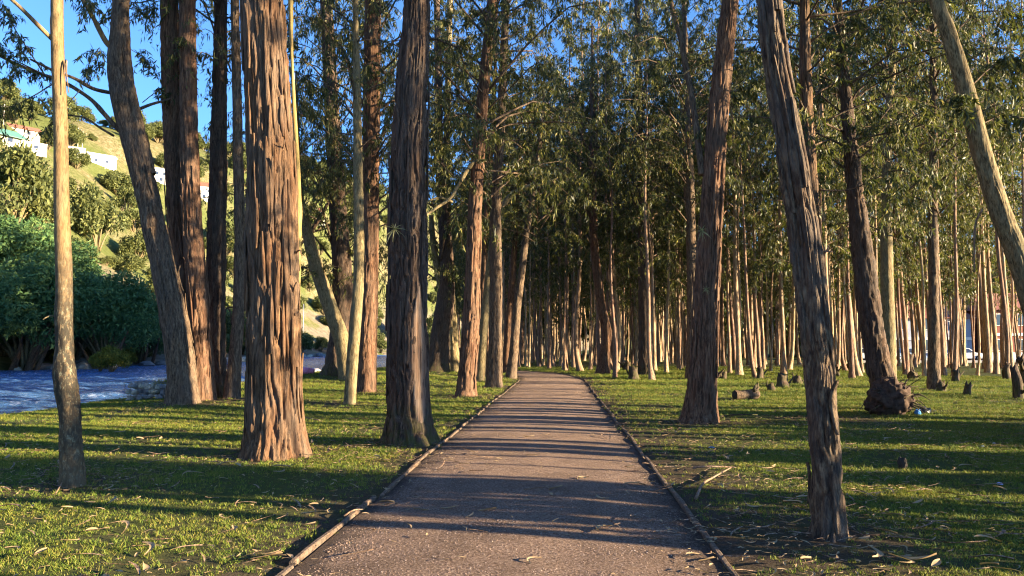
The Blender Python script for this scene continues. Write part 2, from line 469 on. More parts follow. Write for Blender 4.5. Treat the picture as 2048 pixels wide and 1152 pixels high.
def axis(segs):
    out = []
    for a, b, s in segs:
        out.append(np.arange(a, b, s))
    out.append([segs[-1][1]])
    return np.concatenate(out)
gx = axis([(-600, -220, 20), (-220, -130, 6), (-130, -52, 2.2), (-52, -38, 0.9), (-38, -16, 2.2), (-16, -9, 0.35), (-9, 9, 0.45), (9, 30, 1.2), (30, 100, 5), (100, 700, 30)])
gy = axis([(-120, -20, 10), (-20, 4, 2), (4, 30, 0.5), (30, 66, 0.9), (66, 130, 2.2), (130, 320, 5), (320, 1400, 24)])
GX, GY = np.meshgrid(gx, gy)
GZ = height(GX, GY)
gb = MB()
quads = grid_q(len(gy), len(gx), False)
V = np.stack([GX, GY, GZ], -1).reshape(-1, 3)
cxm = V[quads].mean(1)
far = cxm[:, 0] < xf(cxm[:, 1]) + 0.5
gb.add(V, quads[~far], m=0)
gb.q.append(quads[far]); gb.qm.append(np.full(int(far.sum()), 1))
ground_o = link('ground', gb.mesh('ground', [M_LAWN, M_HILL]))
kind(ground_o, 'structure', 'lawn, riverbank and hillside')

# river
wy = axis([(-40, 4, 2), (4, 60, 0.45), (60, 140, 1.0), (140, 460, 3.0)])
ws = np.linspace(0, 1, 90)
WX = (xb(wy) + 1.5)[:, None] * (1 - ws) + (xf(wy) - 3.0)[:, None] * ws
WY = np.repeat(wy[:, None], len(ws), 1)
amp = np.exp(-np.maximum(0, WY - 60) / 120)
WZ = WATER_Z + 0.34 * (fbm(WX * 0.8, WY * 0.38, 6, 3) - 0.45) + 0.12 * (vn(WX * 2.6, WY * 1.2, 2) - 0.5) * amp
wb = MB().add(np.stack([WX, WY, WZ], -1).reshape(-1, 3), grid_q(len(wy), len(ws), False)[:, ::-1])
kind(link('river', wb.mesh('river', M_WATER)), 'structure', 'rippling blue river')

# path
pc = PATH_C
tn = np.gradient(pc[:, :2], axis=0); tn /= np.linalg.norm(tn, axis=1)[:, None]
nrm = np.stack([tn[:, 1], -tn[:, 0]], 1)
fine, _ = spline(pc[::3], step=0.12)
ft = np.gradient(fine[:, :2], axis=0); ft /= np.linalg.norm(ft, axis=1)[:, None]
fn = np.stack([ft[:, 1], -ft[:, 0]], 1)
ss = np.linspace(-1, 1, 34)
PX = fine[:, 0][:, None] + fn[:, 0][:, None] * ss * (PATH_W + 0.02)
PY = fine[:, 1][:, None] + fn[:, 1][:, None] * ss * (PATH_W + 0.02)
PZ = 0.0 + 0.03 * (1 - ss ** 2)[None, :] + 0.018 * (fbm(PX * 2.2, PY * 2.2, 2, 4) - 0.47)
path_o = link('path', MB().add(np.stack([PX, PY, PZ], -1).reshape(-1, 3), grid_q(len(fine), len(ss), False)[:, ::-1]).mesh('path', M_PATH))
_e = np.repeat((np.abs(ss) ** 4 * 0.55)[None, :], len(fine), 0).ravel()
path_o.data.attributes.new('edge', 'FLOAT', 'POINT').data.foreach_set('value', _e.astype(np.float32))
kind(path_o, 'structure', 'gravel footpath with timber edging')

# timber edging: one timber after another along both sides
def timbers(side):
    s = 0.0
    arc = np.concatenate([[0], np.cumsum(np.linalg.norm(np.diff(pc[:, :2], axis=0), axis=1))])
    while s < arc[-1] - 3:
        L = random.uniform(1.9, 2.7)
        n = 9
        q = np.linspace(s + 0.02, s + L - random.uniform(0.02, 0.07), n)
        cx = np.interp(q, arc, pc[:, 0]); cyy = np.interp(q, arc, pc[:, 1])
        nx = np.interp(q, arc, nrm[:, 0]); ny = np.interp(q, arc, nrm[:, 1])
        off = side * (PATH_W + 0.05) + random.uniform(-0.022, 0.022) + np.linspace(-1, 1, n) * random.uniform(-0.03, 0.03)
        ex, ey = cx + nx * off, cyy + ny * off
        o0 = np.array([ex[0], ey[0], 0])
        w, h = random.uniform(0.019, 0.026), random.uniform(0.018, 0.036)
        prof = np.array([(-w, -0.08), (-w, h * 0.72), (-w * 0.6, h), (w * 0.6, h), (w, h * 0.72), (w, -0.08)])
        v = []
        for i in range(n):
            wob = 1 + 0.10 * math.sin(i * 1.9 + s)
            for a, bz in prof:
                zz = bz + (0.008 * math.sin(i * 1.3 + s * 2) if bz > 0 else 0)
                v.append((ex[i] + nx[i] * a * wob - o0[0], ey[i] + ny[i] * a * wob - o0[1], zz))
        mb = MB().add(v, grid_q(n, 6, True)[:, ::-1])
        b0 = 0
        mb.q.append(np.array([[b0, b0 + 1, b0 + 4, b0 + 5], [b0 + 1, b0 + 2, b0 + 3, b0 + 4]])); mb.qm.append(np.zeros(2))
        b1 = (n - 1) * 6
        mb.q.append(np.array([[b1 + 5, b1 + 4, b1 + 1, b1], [b1 + 4, b1 + 3, b1 + 2, b1 + 1]])); mb.qm.append(np.zeros(2))
        link('edging_timber', mb.mesh('edging_timber', M_TIMBER, smooth=False), path_o, o0)
        s += L
timbers(-1); timbers(1)

# ------------------------------------------------------------------ tree building
def bark_relief(u, s, C, style, seed):
    """u in [0,1) around, s metres up -> radial offset in metres"""
    if style in ('smooth', 'yellow'):
        r = 0.012 * (vn(u * 5, s * 0.9, seed, 5) - 0.5) + 0.006 * (vn(u * 14, s * 7, seed + 1, 14) - 0.5)
        k = vn(u * 6, s * 2.3, seed + 2, 6)
        r = r + 0.02 * np.clip((k - 0.86) / 0.1, 0, 1)
        low = np.exp(-(np.maximum(0, s - 0.6) / 1.1) ** 2)
        r = r + low * (0.022 * (vn(u * 10, s * 5, seed + 3, 10) - 0.5) + 0.018 * (vn(u * 24, s * 14, seed + 4, 24) - 0.5))
        return r
    w, vs, d = {'stringy': (0.062, 0.75, 0.055), 'red': (0.062, 0.55, 0.045), 'furrow': (0.070, 0.38, 0.060), 'grey': (0.06, 0.5, 0.03), 'flaky': (0.055, 0.34, 0.026), 'olive': (0.06, 0.4, 0.014)}.get(style, (0.07, 0.6, 0.02))
    p1 = max(5, int(round(C / w))); p2 = int(p1 * 2.2); p0 = max(3, p1 // 4)
    warp = 1.3 * (vn(u * p0, s / (vs * 0.9), seed + 5, p0) - 0.5)
    def crease(pu, vv, sd, wp):
        n = vn((u * pu + wp) % pu, s / vv, sd, pu)
        return np.clip(np.abs(2 * n - 1) * 2.4, 0, 1) ** 0.7
    a = crease(p1, vs, seed, warp)
    b = crease(p2, vs * 0.55, seed + 1, warp * 2)
    pw = 0.9 if style == 'flaky' else 0.4
    plates = np.floor(vn(u * max(4, p1 // 2), s / 0.3, seed + 2, max(4, p1 // 2)) * 4) / 4
    lob = vn(u * 5, s * 0.18, seed + 3, 5) - 0.5
    frag = vn(u * p2, s * 9, seed + 4, p2) - 0.5
    rel = d * (1.05 * a + 0.5 * b + pw * plates + 0.35 * frag)
    return rel - np.percentile(rel, 72) + 0.10 * lob * C / (2 * math.pi)

def trunk_mesh(path, nseg, step, style, seed, mat, flare=0.25, fine_top=None, name='trunk'):
    """path rows: x, y, z, r (local). Rings are close together up to fine_top and sparse above."""
    full, s = spline(path, step=step)
    if fine_top is not None:
        keep = (s < fine_top) | (np.arange(len(s)) % 7 == 0)
        keep[-1] = True
        full, s = full[keep], s[keep]
    pts, rad = full[:, :3], np.maximum(full[:, 3], 0.01)
    T, X, Y = frames(pts)
    u = np.arange(nseg) / nseg
    U, S = np.meshgrid(u, s)
    C = 2 * math.pi * float(np.interp(1.5, s, rad))
    Rr = rad[:, None] + bark_relief(U, S, C, style, seed) * np.minimum(1, rad / (rad[0] + 1e-6) * 1.3)[:, None]
    if flare:
        lob = vn(U * 7, S * 0 + 0.4, seed + 6, 7) * 1.0
        Rr = Rr + rad[0] * flare * (0.05 + 1.9 * lob ** 2) * np.exp(-S / (0.16 + 0.42 * rad[0]))
    th = 2 * math.pi * U
    v = pts[:, None, :] + Rr[..., None] * (np.cos(th)[..., None] * X[:, None, :] + np.sin(th)[..., None] * Y[:, None, :])
    mb = MB().add(v.reshape(-1, 3), grid_q(len(s), nseg, True))
    c = mb.n; mb.v.append(pts[-1][None]); mb.n += 1
    idx = np.arange(nseg) + (len(s) - 1) * nseg
    mb.t.append(np.stack([idx, np.roll(idx, -1), np.full(nseg, c)], 1)); mb.tm.append(np.zeros(nseg))
    return mb.mesh(name, mat)

def leaves(mb, P, L, W, rg, down=0.9, spread=0.5, m=1):
    n = len(P)
    d = rg.normal(size=(n, 3)) * spread + np.array([0, 0, -down])
    d /= np.linalg.norm(d, axis=1)[:, None]
    a = rg.normal(size=(n, 3)); w = np.cross(d, a); w /= np.linalg.norm(w, axis=1)[:, None] + 1e-9
    nn = np.cross(d, w)
    l = (L * rg.uniform(0.65, 1.3, n))[:, None]; ww = (W * rg.uniform(0.7, 1.3, n))[:, None]
    bend = nn * l * rg.uniform(-0.16, 0.16, n)[:, None]
    v = np.stack([P, P + d * l * 0.45 + w * ww * 0.5 + bend, P + d * l, P + d * l * 0.45 - w * ww * 0.5 + bend], 1)
    mb.add(v.reshape(-1, 3), np.arange(4 * n).reshape(-1, 4), m=m)

def leafy_bough(mb, pts, r0, r1, ntw, tw_len, nl, L, W, rg, start=0.25, down=0.9, spread=0.5, nseg=5, hang=0.75):
    p, s = spline(pts, n=max(5, len(pts) * 2))
    mb.tube(p, np.linspace(r0, r1, len(p)), nseg, 0)
    P = []
    fr = np.linspace(start, 1.0, ntw) + rg.uniform(-0.04, 0.04, ntw)
    for f in np.clip(fr, 0, 1):
        i = f * (len(p) - 1); k = int(min(i, len(p) - 2)); b = p[k] + (p[k + 1] - p[k]) * (i - k)
        t = p[k + 1] - p[k]; t = t / (np.linalg.norm(t) + 1e-9)
        d = t * 0.5 + rg.normal(size=3) * np.array([0.75, 0.75, 0.55]); d /= np.linalg.norm(d)
        l = tw_len * rg.uniform(0.5, 1.25)
        k3 = np.linspace(0, 1, 4)[:, None]
        q = b + d * l * k3 + np.array([0, 0, -1]) * l * hang * k3 ** 2
        mb.tube(q, np.linspace(max(r1, 0.006), 0.003, 4), 3, 0, cap=False)
        a = rg.uniform(0.15, 1.0, nl)[:, None]
        P.append(b + d * l * a + np.array([0, 0, -1]) * l * hang * a ** 2 + rg.normal(size=(nl, 3)) * 0.045 * tw_len)
    if P: leaves(mb, np.concatenate(P), L, W, rg, down, spread)

def crown_mesh(axis_fn, z0, z1, Rad, nb, ntw, nl, L, W, seed, tw=1.0, mat=None, leaf=None, profile=0.5):
    rg = np.random.default_rng(seed)
    mb = MB()
    for i in range(nb):
        f = (i + rg.random()) / nb
        z = z0 + (z1 - z0) * f
        c = axis_fn(z)
        a = i * 2.4 + rg.uniform(-0.7, 0.7)
        prof = (0.55 + 0.75 * math.sin(math.pi * min(1, (f * 0.85 + 0.12)))) * (1 - 0.45 * f)
        l = Rad * prof * rg.uniform(0.6, 1.25)
        h = np.array([math.cos(a), math.sin(a), 0])
        up = rg.uniform(0.15, 0.75)
        pts = [c, c + h * l * 0.35 + np.array([0, 0, l * up * 0.45]), c + h * l * 0.7 + np.array([0, 0, l * up * 0.6]), c + h * l + np.array([0, 0, l * (up * 0.45 - 0.1)])]
        pts = [p + rg.normal(size=3) * 0.06 * l * (k > 0) for k, p in enumerate(pts)]
        leafy_bough(mb, pts, 0.010 + 0.007 * l, 0.005, ntw, tw * (0.6 + 0.25 * l / Rad), nl, L, W, rg, start=0.3)
    top = axis_fn(z1)
    leafy_bough(mb, [top - np.array([0, 0, 1]), top, top + np.array([0.1, 0, 0.8])], 0.03, 0.008, ntw, tw, nl, L, W, rg)
    return mb.mesh('crown', [mat or BARK['grey'], leaf or LEAF])

def straight(z): return np.array([0, 0, z])
# crowns for the trees placed singly, base of the crown at local z = 0
CROWN = {
    'narrow1': crown_mesh(straight, 0, 13, 2.8, 46, 8, 36, 0.21, 0.043, 11),
    'narrow2': crown_mesh(straight, 0, 12, 3.2, 46, 8, 36, 0.22, 0.043, 12),
    'wide1': crown_mesh(straight, 0, 11, 4.5, 54, 8, 38, 0.22, 0.042, 13, 1.2),
    'wide2': crown_mesh(straight, 0, 10, 4.2, 52, 8, 38, 0.22, 0.042, 14, 1.2),
    'thin1': crown_mesh(straight, 0, 12, 3.0, 16, 7, 16, 0.21, 0.034, 15, 1.1),
    'thin2': crown_mesh(straight, 0, 11, 3.4, 15, 7, 16, 0.21, 0.034, 16, 1.1),
}

def px_path(pts, Y, lean=0.0):
    """picture polyline (px, py, width) at distance Y -> world rows x, y, z, r"""
    out = []
    for px, py, w in pts:
        p = at(px, py, Y)
        out.append([p[0], Y + lean * max(0, p[2]), p[2], 0.95 * w / 2 / FPX * Y])
    return np.array(out)
def grow(path, H, rtop=0.05):
    """carry a trunk on above the picture up to height H"""
    a, b = path[-2], path[-1]
    d = (b[:3] - a[:3]); d /= np.linalg.norm(d)
    z0, r0 = b[2], b[3]
    rows = [path]
    if H > z0 + 1:
        n = 4; p = b[:3].copy(); stepl = (H - z0) / n
        for i in range(1, n + 1):
            d = d * np.array([0.75, 0.75, 1]); d /= np.linalg.norm(d)
            p = p + d * stepl / max(0.5, d[2])
            rows.append(np.array([[*p, r0 + (rtop - r0) * (i / n)]]))
    return np.vstack(rows)

def strip(mb, path, s0, s1, ang, off, w, seed, curl=0.0, tip=0.35):
    """a ribbon of loosened bark lying along a trunk"""
    full, s = spline(path, step=0.05)
    sel = (s >= s0) & (s <= s1)
    P, rr, S = full[sel, :3], full[sel, 3], s[sel]
    T, X, Y = frames(full[:, :3]); X, Y = X[sel], Y[sel]
    n = len(P); k = np.linspace(0, 1, n)
    a = ang + 0.35 * (vn(S * 0.9, 0.5, seed) - 0.5) / max(0.08, rr[0]) * 0.2
    out = rr * 1.02 + off + curl * np.maximum(0, k - 0.6) ** 2 * 6 + curl * np.maximum(0, 0.25 - k) ** 2 * 5
    wid = w * (tip + np.sin(np.pi * np.clip(k, 0.02, 0.98)) * 0.9) * (0.8 + 0.5 * vn(S * 5, 1.5, seed + 1))
    rows = []
    for j, (da, dr) in enumerate(((-1, 0.0), (-0.35, 0.012), (0.35, 0.012), (1, 0.0))):
        aa = a + da * wid / 2 / np.maximum(rr, 0.05)
        ro = out + dr + 0.01 * vn(S * 8, j, seed + 2)
        rows.append(P + ro[:, None] * (np.cos(aa)[:, None] * X + np.sin(aa)[:, None] * Y))
    for j, da in enumerate((1, -1)):
        aa = a + da * wid / 2 / np.maximum(rr, 0.05)
        ro = out - 0.012
        rows.append(P + ro[:, None] * (np.cos(aa)[:, None] * X + np.sin(aa)[:, None] * Y))
    v = np.stack(rows, 1)
    mb.add(v.reshape(-1, 3), grid_q(n, 6, True))

SEED = [50]
def placed_tree(label, pts, depth, style, H, crown=None, nseg=32, step=0.10, fine=9.0, flare=0.25, strips=0, stems=(), branches=(), lean=0.0, group=None, name='eucalyptus_tree', boughs=None, wound=None):
    SEED[0] += 11; sd = SEED[0]
    path = px_path(pts, depth, lean)
    gz = hz(path[0, 0], path[0, 1])
    path[0, 2] = min(path[0, 2], gz) - 0.08
    full = grow(path, H)
    base = np.array([path[0, 0], path[0, 1], gz])
    t = thing(name, label, 'tree', base, group)
    loc = full.copy(); loc[:, :3] -= base
    link('trunk', trunk_mesh(loc, nseg, step, style, sd, BARK[style], flare, fine), t)
    for st_pts, st_style in stems:
        sp = px_path(st_pts, depth + 0.02, lean)
        top = sp[-1, 2]
        spf = grow(sp, top + (H - top) * 0.8) if st_pts[-1][1] <= 5 else sp
        spf[:, :3] -= base
        link('stem', trunk_mesh(spf, max(12, nseg // 2), step, st_style, sd + 1, BARK[st_style], 0.0, fine, 'stem'), t)
    for br_pts, br_style, dy in branches:
        bp = px_path(br_pts, depth, lean); n = len(bp)
        bp[:, 1] += np.linspace(0, dy, n)
        bp[:, :3] -= base
        mb = MB(); f, s_ = spline(bp, step=max(0.06, step)); f[:, 1] += 0.03 * (vn(s_ * 3, 0.2, sd) - 0.5)
        mb.tube(f[:, :3], np.maximum(0.006, f[:, 3] * (1 + 0.25 * (vn(s_ * 4, 0.7, sd) - 0.5))), 8)
        link('branch', mb.mesh('branch', BARK[br_style]), t)
    rg = np.random.default_rng(sd)
    for i in range(strips):
        mb = MB(); L = rg.uniform(0.35, 1.7); s0 = rg.uniform(0.1, 6.2)
        strip(mb, loc, s0, s0 + L, rg.uniform(0, 2 * math.pi), rg.uniform(-0.012, 0.018), rg.uniform(0.015, 0.055) * (1.5 if i % 5 == 0 else 1), sd + i, rg.uniform(0, 0.10) if i % 4 == 0 else 0.0)
        link('bark_strip', mb.mesh('bark_strip', BARK[style]), t)
    if wound:
        mb = MB(); strip(mb, loc, wound[0], wound[1], wound[2], 0.004, wound[3], sd, tip=0.02)
        link('bare_wood', mb.mesh('bare_wood', BARK['wood']), t)['label'] = 'pale torn patch of bare wood'
    if boughs:
        mb = MB()
        for bpts, r0, ntw, tw, nl in boughs:
            b = []
            for px, py, dy in bpts:
                b.append(at(px, py, depth + dy) - base)
            leafy_bough(mb, b, r0, 0.006, int(ntw * 1.4), tw, int(nl * 1.3), 0.2, 0.036, rg, start=0.3)
        link('crown', mb.mesh('crown', [BARK['grey'], LEAF]), t)
    if crown:
        proto, z0, sc, ssz = crown
        zt = z0 + 5 * ssz
        cx = np.interp(zt, full[:, 2], full[:, 0]); cyy = np.interp(zt, full[:, 2], full[:, 1])
        link('crown', CROWN[proto], t, (cx - base[0], cyy - base[1], z0 - base[2]), rg.uniform(0, 6.28), (sc, sc, ssz))
    return t, full

# -------- the left-hand trees
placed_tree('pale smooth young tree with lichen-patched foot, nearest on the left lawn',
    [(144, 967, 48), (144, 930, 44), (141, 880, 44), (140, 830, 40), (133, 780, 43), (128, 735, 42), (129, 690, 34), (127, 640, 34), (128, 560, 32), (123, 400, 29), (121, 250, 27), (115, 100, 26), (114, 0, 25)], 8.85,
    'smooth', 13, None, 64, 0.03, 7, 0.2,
    branches=(([(106, 80, 9), (92, 62, 9), (70, 36, 8), (48, 14, 7), (20, -14, 6), (-20, -60, 4)], 'smooth', -0.6),
              ([(128, 150, 5), (137, 120, 4), (140, 150, 3), (146, 190, 2)], 'wood', -0.1), ([(112, 633, 4), (103, 632, 3), (97, 640, 2)], 'olive', -0.1)),
    boughs=[([(20, -60, -1.5), (-60, -40, -1), (-140, 60, -1)], 0.02, 9, 0.5, 14)])
placed_tree('rough trunk bowing left then upright, right behind the bank edge, lit at its foot',
    [(365, 814, 70), (364, 780, 62), (362, 740, 56), (350, 650, 54), (332, 560, 50), (312, 470, 47), (292, 380, 46), (268, 290, 46), (244, 200, 44), (234, 130, 40), (238, 60, 36), (242, 0, 34)], 20.2,
    'grey', 22, ('thin1', 12, 1.1, 1.0), 80, 0.05, 11, 0.2, 36,
    stems=(([(300, 350, 26), (285, 285, 26), (268, 215, 24), (258, 160, 22), (252, 90, 20), (250, 0, 18)], 'grey'),),
    branches=(([(240, 262, 12), (222, 240, 10), (198, 210, 9), (175, 192, 8), (150, 178, 7), (110, 165, 7), (60, 145, 6), (10, 115, 5)], 'grey', -1.0),
              ([(222, 186, 9), (200, 186, 8), (180, 176, 7), (155, 170, 5), (130, 160, 4)], 'grey', -1.5),
              ([(232, 100, 13), (220, 90, 12), (206, 55, 10), (190, 20, 9), (168, -15, 7)], 'smooth', -0.8),
              ([(228, 272, 6), (212, 262, 5), (190, 247, 4), (160, 246, 3), (135, 248, 2)], 'grey', -1.0),
              ([(270, 222, 8), (285, 205, 7), (305, 190, 5), (318, 176, 3)], 'grey', 0.8)),
    boughs=[([(150, 178, -0.8), (90, 150, -1), (20, 115, -1.2), (-40, 80, -1.4)], 0.03, 20, 0.7, 20),
            ([(110, 165, -0.8), (70, 190, -1.2), (20, 215, -1.5), (-30, 225, -1.5)], 0.02, 16, 0.6, 18),
            ([(90, 150, -0.8), (50, 90, -1.2), (20, 40, -1.5), (0, -10, -1.5)], 0.02, 15, 0.6, 18),
            ([(180, 176, -1.2), (175, 140, -1.4), (185, 115, -1.5), (200, 95, -1.5)], 0.012, 9, 0.45, 16),
            ([(160, 180, -1.2), (110, 240, -1.4), (85, 265, -1.5)], 0.012, 8, 0.4, 14),
            ([(285, 205, 0.5), (310, 185, 0.9), (330, 170, 1.2), (350, 150, 1.4)], 0.014, 12, 0.6, 16),
            ([(255, 95, 0.5), (280, 110, 0.9), (300, 125, 1.2)], 0.012, 9, 0.5, 15),
            ([(250, 40, 0.5), (285, 20, 0.9), (320, 10, 1.2)], 0.012, 12, 0.6, 16),
            ([(190, 20, -0.5), (170, 0, -0.9), (140, -20, -1.2)], 0.012, 9, 0.5, 16)])
placed_tree('left stem of the reddish twin trunks behind the bowed tree',
    [(394, 806, 50), (388, 740, 46), (376, 640, 41), (363, 540, 39), (353, 420, 38), (347, 300, 38), (342, 150, 38), (338, 0, 36)], 21.6,
    'red', 26, ('narrow1', 12, 1.1, 1.0), 72, 0.06, 11, 0.2, 30)
placed_tree('right stem of the reddish twin trunks, sunlit along its length',
    [(404, 806, 56), (403, 760, 50), (402, 700, 44), (396, 600, 42), (387, 480, 41), (381, 360, 39), (378, 250, 37), (376, 120, 36), (375, 0, 34)], 21.2,
    'red', 27, ('thin2', 13, 1.2, 1.0), 72, 0.06, 11, 0.2, 30)
placed_tree('dark shaded trunk between the twin trunks and the thickest tree',
    [(434, 800, 54), (431, 740, 46), (430, 680, 42), (432, 600, 40), (434, 450, 38), (437, 300, 34), (440, 150, 30), (442, 0, 27)], 22.5,
    'furrow', 25, ('narrow2', 10, 1.0, 1.0), 56, 0.08, 11, 0.25, 4)
placed_tree('slim curved trunk just left of the thickest tree, sunlit at its foot',
    [(462, 804, 36), (465, 770, 31), (470, 720, 27), (477, 620, 24), (479, 500, 22), (478, 380, 22), (474, 200, 20), (470, 0, 18)], 21.9,
    'grey', 20, ('thin1', 9, 0.8, 0.9), 40, 0.08, 11, 0.2, 1,
    branches=(([(466, 614, 3), (455, 615, 3), (449, 622, 2.5), (447, 650, 2)], 'furrow', 0.1), ([(455, 616, 3), (461, 625, 3), (463, 650, 2)], 'furrow', 0.0)))
placed_tree('thickest trunk on the left lawn, with long shaggy strips of tan bark',
    [(553, 909, 136), (551, 880, 122), (549, 840, 115), (547, 780, 110), (547, 700, 107), (546, 600, 105), (544, 500, 103), (543, 400, 99), (540, 300, 94), (533, 150, 88), (526, 0, 84)], 11.3,
    'stringy', 28, ('wide1', 12, 1.1, 1.1), 210, 0.026, 7.6, 0.2, 110,
    branches=(([(592, 506, 4), (602, 500, 3), (606, 512, 2)], 'wood', -0.1), ([(560, 330, 3), (572, 310, 3), (584, 290, 2)], 'wood', -0.35)))
placed_tree('thin smooth yellow stem hugging the right side of the thickest trunk',
    [(585, 890, 20), (590, 700, 17), (595, 520, 14), (597, 420, 13), (595, 330, 11), (590, 240, 9), (584, 120, 7)], 12.1,
    'yellow', 8, None, 20, 0.12, 9, 0.1)
placed_tree('dark furrowed trunk beside the path with a pale torn wound and mossy foot',
    [(817, 884, 104), (816, 850, 92), (815, 810, 86), (814, 760, 83), (814, 700, 82), (815, 600, 80), (816, 450, 79), (818, 300, 75), (826, 150, 67), (834, 0, 58)], 12.75,
    'furrow', 26, ('wide2', 12, 1.1, 1.1), 180, 0.028, 8.5, 0.3, 70, wound=(0.12, 2.7, R(-48), 0.36))
placed_tree('slender pale stem standing in front of the red trunk and leaning stem',
    [(699, 808, 25), (703, 740, 25), (711, 640, 25), (717, 560, 23), (718, 450, 22), (716, 330, 20), (714, 200, 17), (712, 100, 14), (711, 0, 12)], 21.3,
    'olive', 17, ('thin2', 6.5, 0.75, 0.8), 36, 0.08, 11, 0.15)
placed_tree('stout dark trunk on the grassy mound by the river',
    [(677, 752, 62), (680, 700, 52), (686, 620, 46), (683, 520, 40), (674, 400, 36), (665, 250, 32), (657, 100, 28), (652, 0, 26)], 34,
    'furrow', 25, ('wide1', 4.5, 1.05, 1.3), 44, 0.12, 17, 0.3)
placed_tree('mossy stem slanting up to the left out of the mound',
    [(697, 745, 36), (686, 690, 34), (664, 625, 32), (642, 562, 30), (624, 505, 27), (612, 450, 22), (600, 400, 18), (596, 330, 13)], 32.8,
    'olive', 14, ('wide2', 4.2, 0.85, 0.85), 36, 0.12, 17, 0.2,
    branches=(([(664, 640, 12), (640, 590, 10), (622, 540, 9), (605, 470, 7)], 'furrow', 0.6), ([(618, 470, 9), (640, 430, 8), (655, 400, 6)], 'furrow', 0.3)))
placed_tree('reddish upright trunk between the pale slender stem and the dark furrowed trunk',
    [(733, 786, 44), (735, 740, 39), (736, 690, 37), (739, 600, 36), (741, 450, 35), (742, 300, 36), (744, 150, 38), (746, 0, 34)], 27.3,
    'red', 27, ('wide1', 6.0, 0.95, 1.3), 48, 0.09, 14, 0.2, 3,
    branches=(([(728, 210, 8), (705, 170, 8), (690, 110, 7), (670, 70, 5)], 'furrow', 0.8), ([(752, 300, 8), (775, 260, 6), (800, 225, 4)], 'furrow', -0.8)))
# -------- trees beyond, left of the path
placed_tree('red-barked trunk left of the path in front of the cluster of stems',
    [(931, 795, 48), (933, 770, 40), (936, 730, 37), (940, 680, 36), (944, 600, 33), (947, 500, 31), (951, 400, 29), (958, 300, 27), (967, 180, 25), (978, 80, 25), (986, 0, 24)], 25,
    'red', 24, ('wide2', 6.4, 0.95, 1.1), 60, 0.06, 13, 0.25, 24,
    branches=(([(962, 310, 9), (938, 340, 9), (920, 375, 8), (903, 406, 7), (880, 425, 6), (855, 447, 5)], 'olive', -1.2), ([(905, 404, 5), (886, 400, 5), (870, 408, 4), (858, 420, 3)], 'olive', -1.2)))
placed_tree('grey trunk with mossy foot at the path edge, second in the cluster',
    [(988, 775, 38), (988, 755, 33), (989, 730, 30), (991, 660, 28), (992, 560, 28), (991, 460, 26), (993, 390, 22), (1004, 200, 18), (1012, 0, 15)], 30.3,
    'grey', 22, ('narrow1', 7.5, 1.0, 0.85), 44, 0.09, 15, 0.2, 2)
placed_tree('thin pale stem curving over to the right like an arm above the path',
    [(960, 753, 20), (966, 680, 18), (973, 600, 17), (982, 520, 16), (992, 460, 15), (1005, 415, 13), (1025, 388, 11), (1055, 374, 9), (1090, 366, 6), (1125, 352, 3)], 36,
    'olive', 5, None, 20, 0.14, 15, 0.15)
placed_tree('slender shaded stem slanting right at the bend of the path',
    [(1021, 758, 26), (1027, 710, 20), (1034, 620, 17), (1044, 540, 15), (1054, 460, 13), (1064, 400, 11), (1073, 340, 10), (1080, 280, 8)], 38.5,
    'grey', 17, ('wide1', 6.8, 0.85, 0.85), 24, 0.14, 15, 0.2)
placed_tree('thin reddish stem behind the slanting stem at the bend of the path',
    [(1014, 745, 24), (1017, 660, 17), (1025, 560, 15), (1031, 460, 12), (1036, 380, 10), (1040, 280, 9)], 46,
    'red', 20, ('wide2', 7.5, 1.0, 0.95), 20, 0.16, 15, 0.2)
placed_tree('thin stem hidden partly behind the grey trunk of the cluster',
    [(972, 750, 18), (969, 650, 16), (967, 560, 14), (975, 400, 12), (985, 250, 10)], 40,
    'red', 20, ('narrow2', 8, 0.9, 0.85), 20, 0.16, 15, 0.2)
placed_tree('broad dark trunk splitting low in the shade by the river, left of the red-barked trunk',
    [(876, 742, 48), (883, 660, 42), (892, 590, 38), (893, 520, 32), (886, 420, 24), (878, 300, 20), (876, 150, 16), (874, 0, 13)], 42,
    'furrow', 25, ('wide1', 5.0, 1.0, 1.3), 32, 0.14, 18, 0.25,
    stems=(([(900, 700, 18), (893, 620, 18), (880, 560, 16), (868, 500, 13), (862, 430, 10)], 'olive'),))
placed_tree('lean stem leaning across the dark split trunk by the river',
    [(910, 742, 22), (905, 660, 22), (900, 580, 20), (895, 480, 18), (893, 350, 17), (896, 200, 14), (898, 80, 13), (900, 0, 12)], 44,
    'olive', 24, ('narrow2', 10, 1.0, 1.0), 24, 0.16, 18, 0.2)

# -------- the right-hand trees
placed_tree('leaning red-brown trunk right of the path with a sunlit right edge',
    [(1400, 845, 78), (1402, 820, 67), (1404, 790, 62), (1407, 740, 57), (1410, 680, 54), (1414, 580, 50), (1420, 470, 47), (1426, 370, 45), (1434, 260, 43), (1444, 150, 41), (1455, 50, 38), (1460, 0, 36)], 16.2,
    'red', 25, ('thin1', 11, 1.2, 1.1), 110, 0.045, 10, 0.25, 60,
    branches=(([(1405, 350, 17), (1398, 270, 15), (1390, 190, 14), (1380, 120, 13), (1370, 50, 12), (1360, 0, 11), (1350, -60, 10)], 'grey', 0.8), ([(1378, 140, 5), (1365, 148, 4), (1345, 146, 3)], 'olive', 0.1)))
placed_tree('grey-streaked trunk standing close behind the leaning red-brown trunk',
    [(1384, 760, 30), (1385, 700, 26), (1385, 650, 24), (1384, 520, 22), (1381, 400, 19), (1378, 300, 16), (1372, 150, 12), (1368, 0, 10)], 38,
    'grey', 24, ('wide2', 7.5, 1.0, 1.2), 28, 0.12, 18, 0.2)
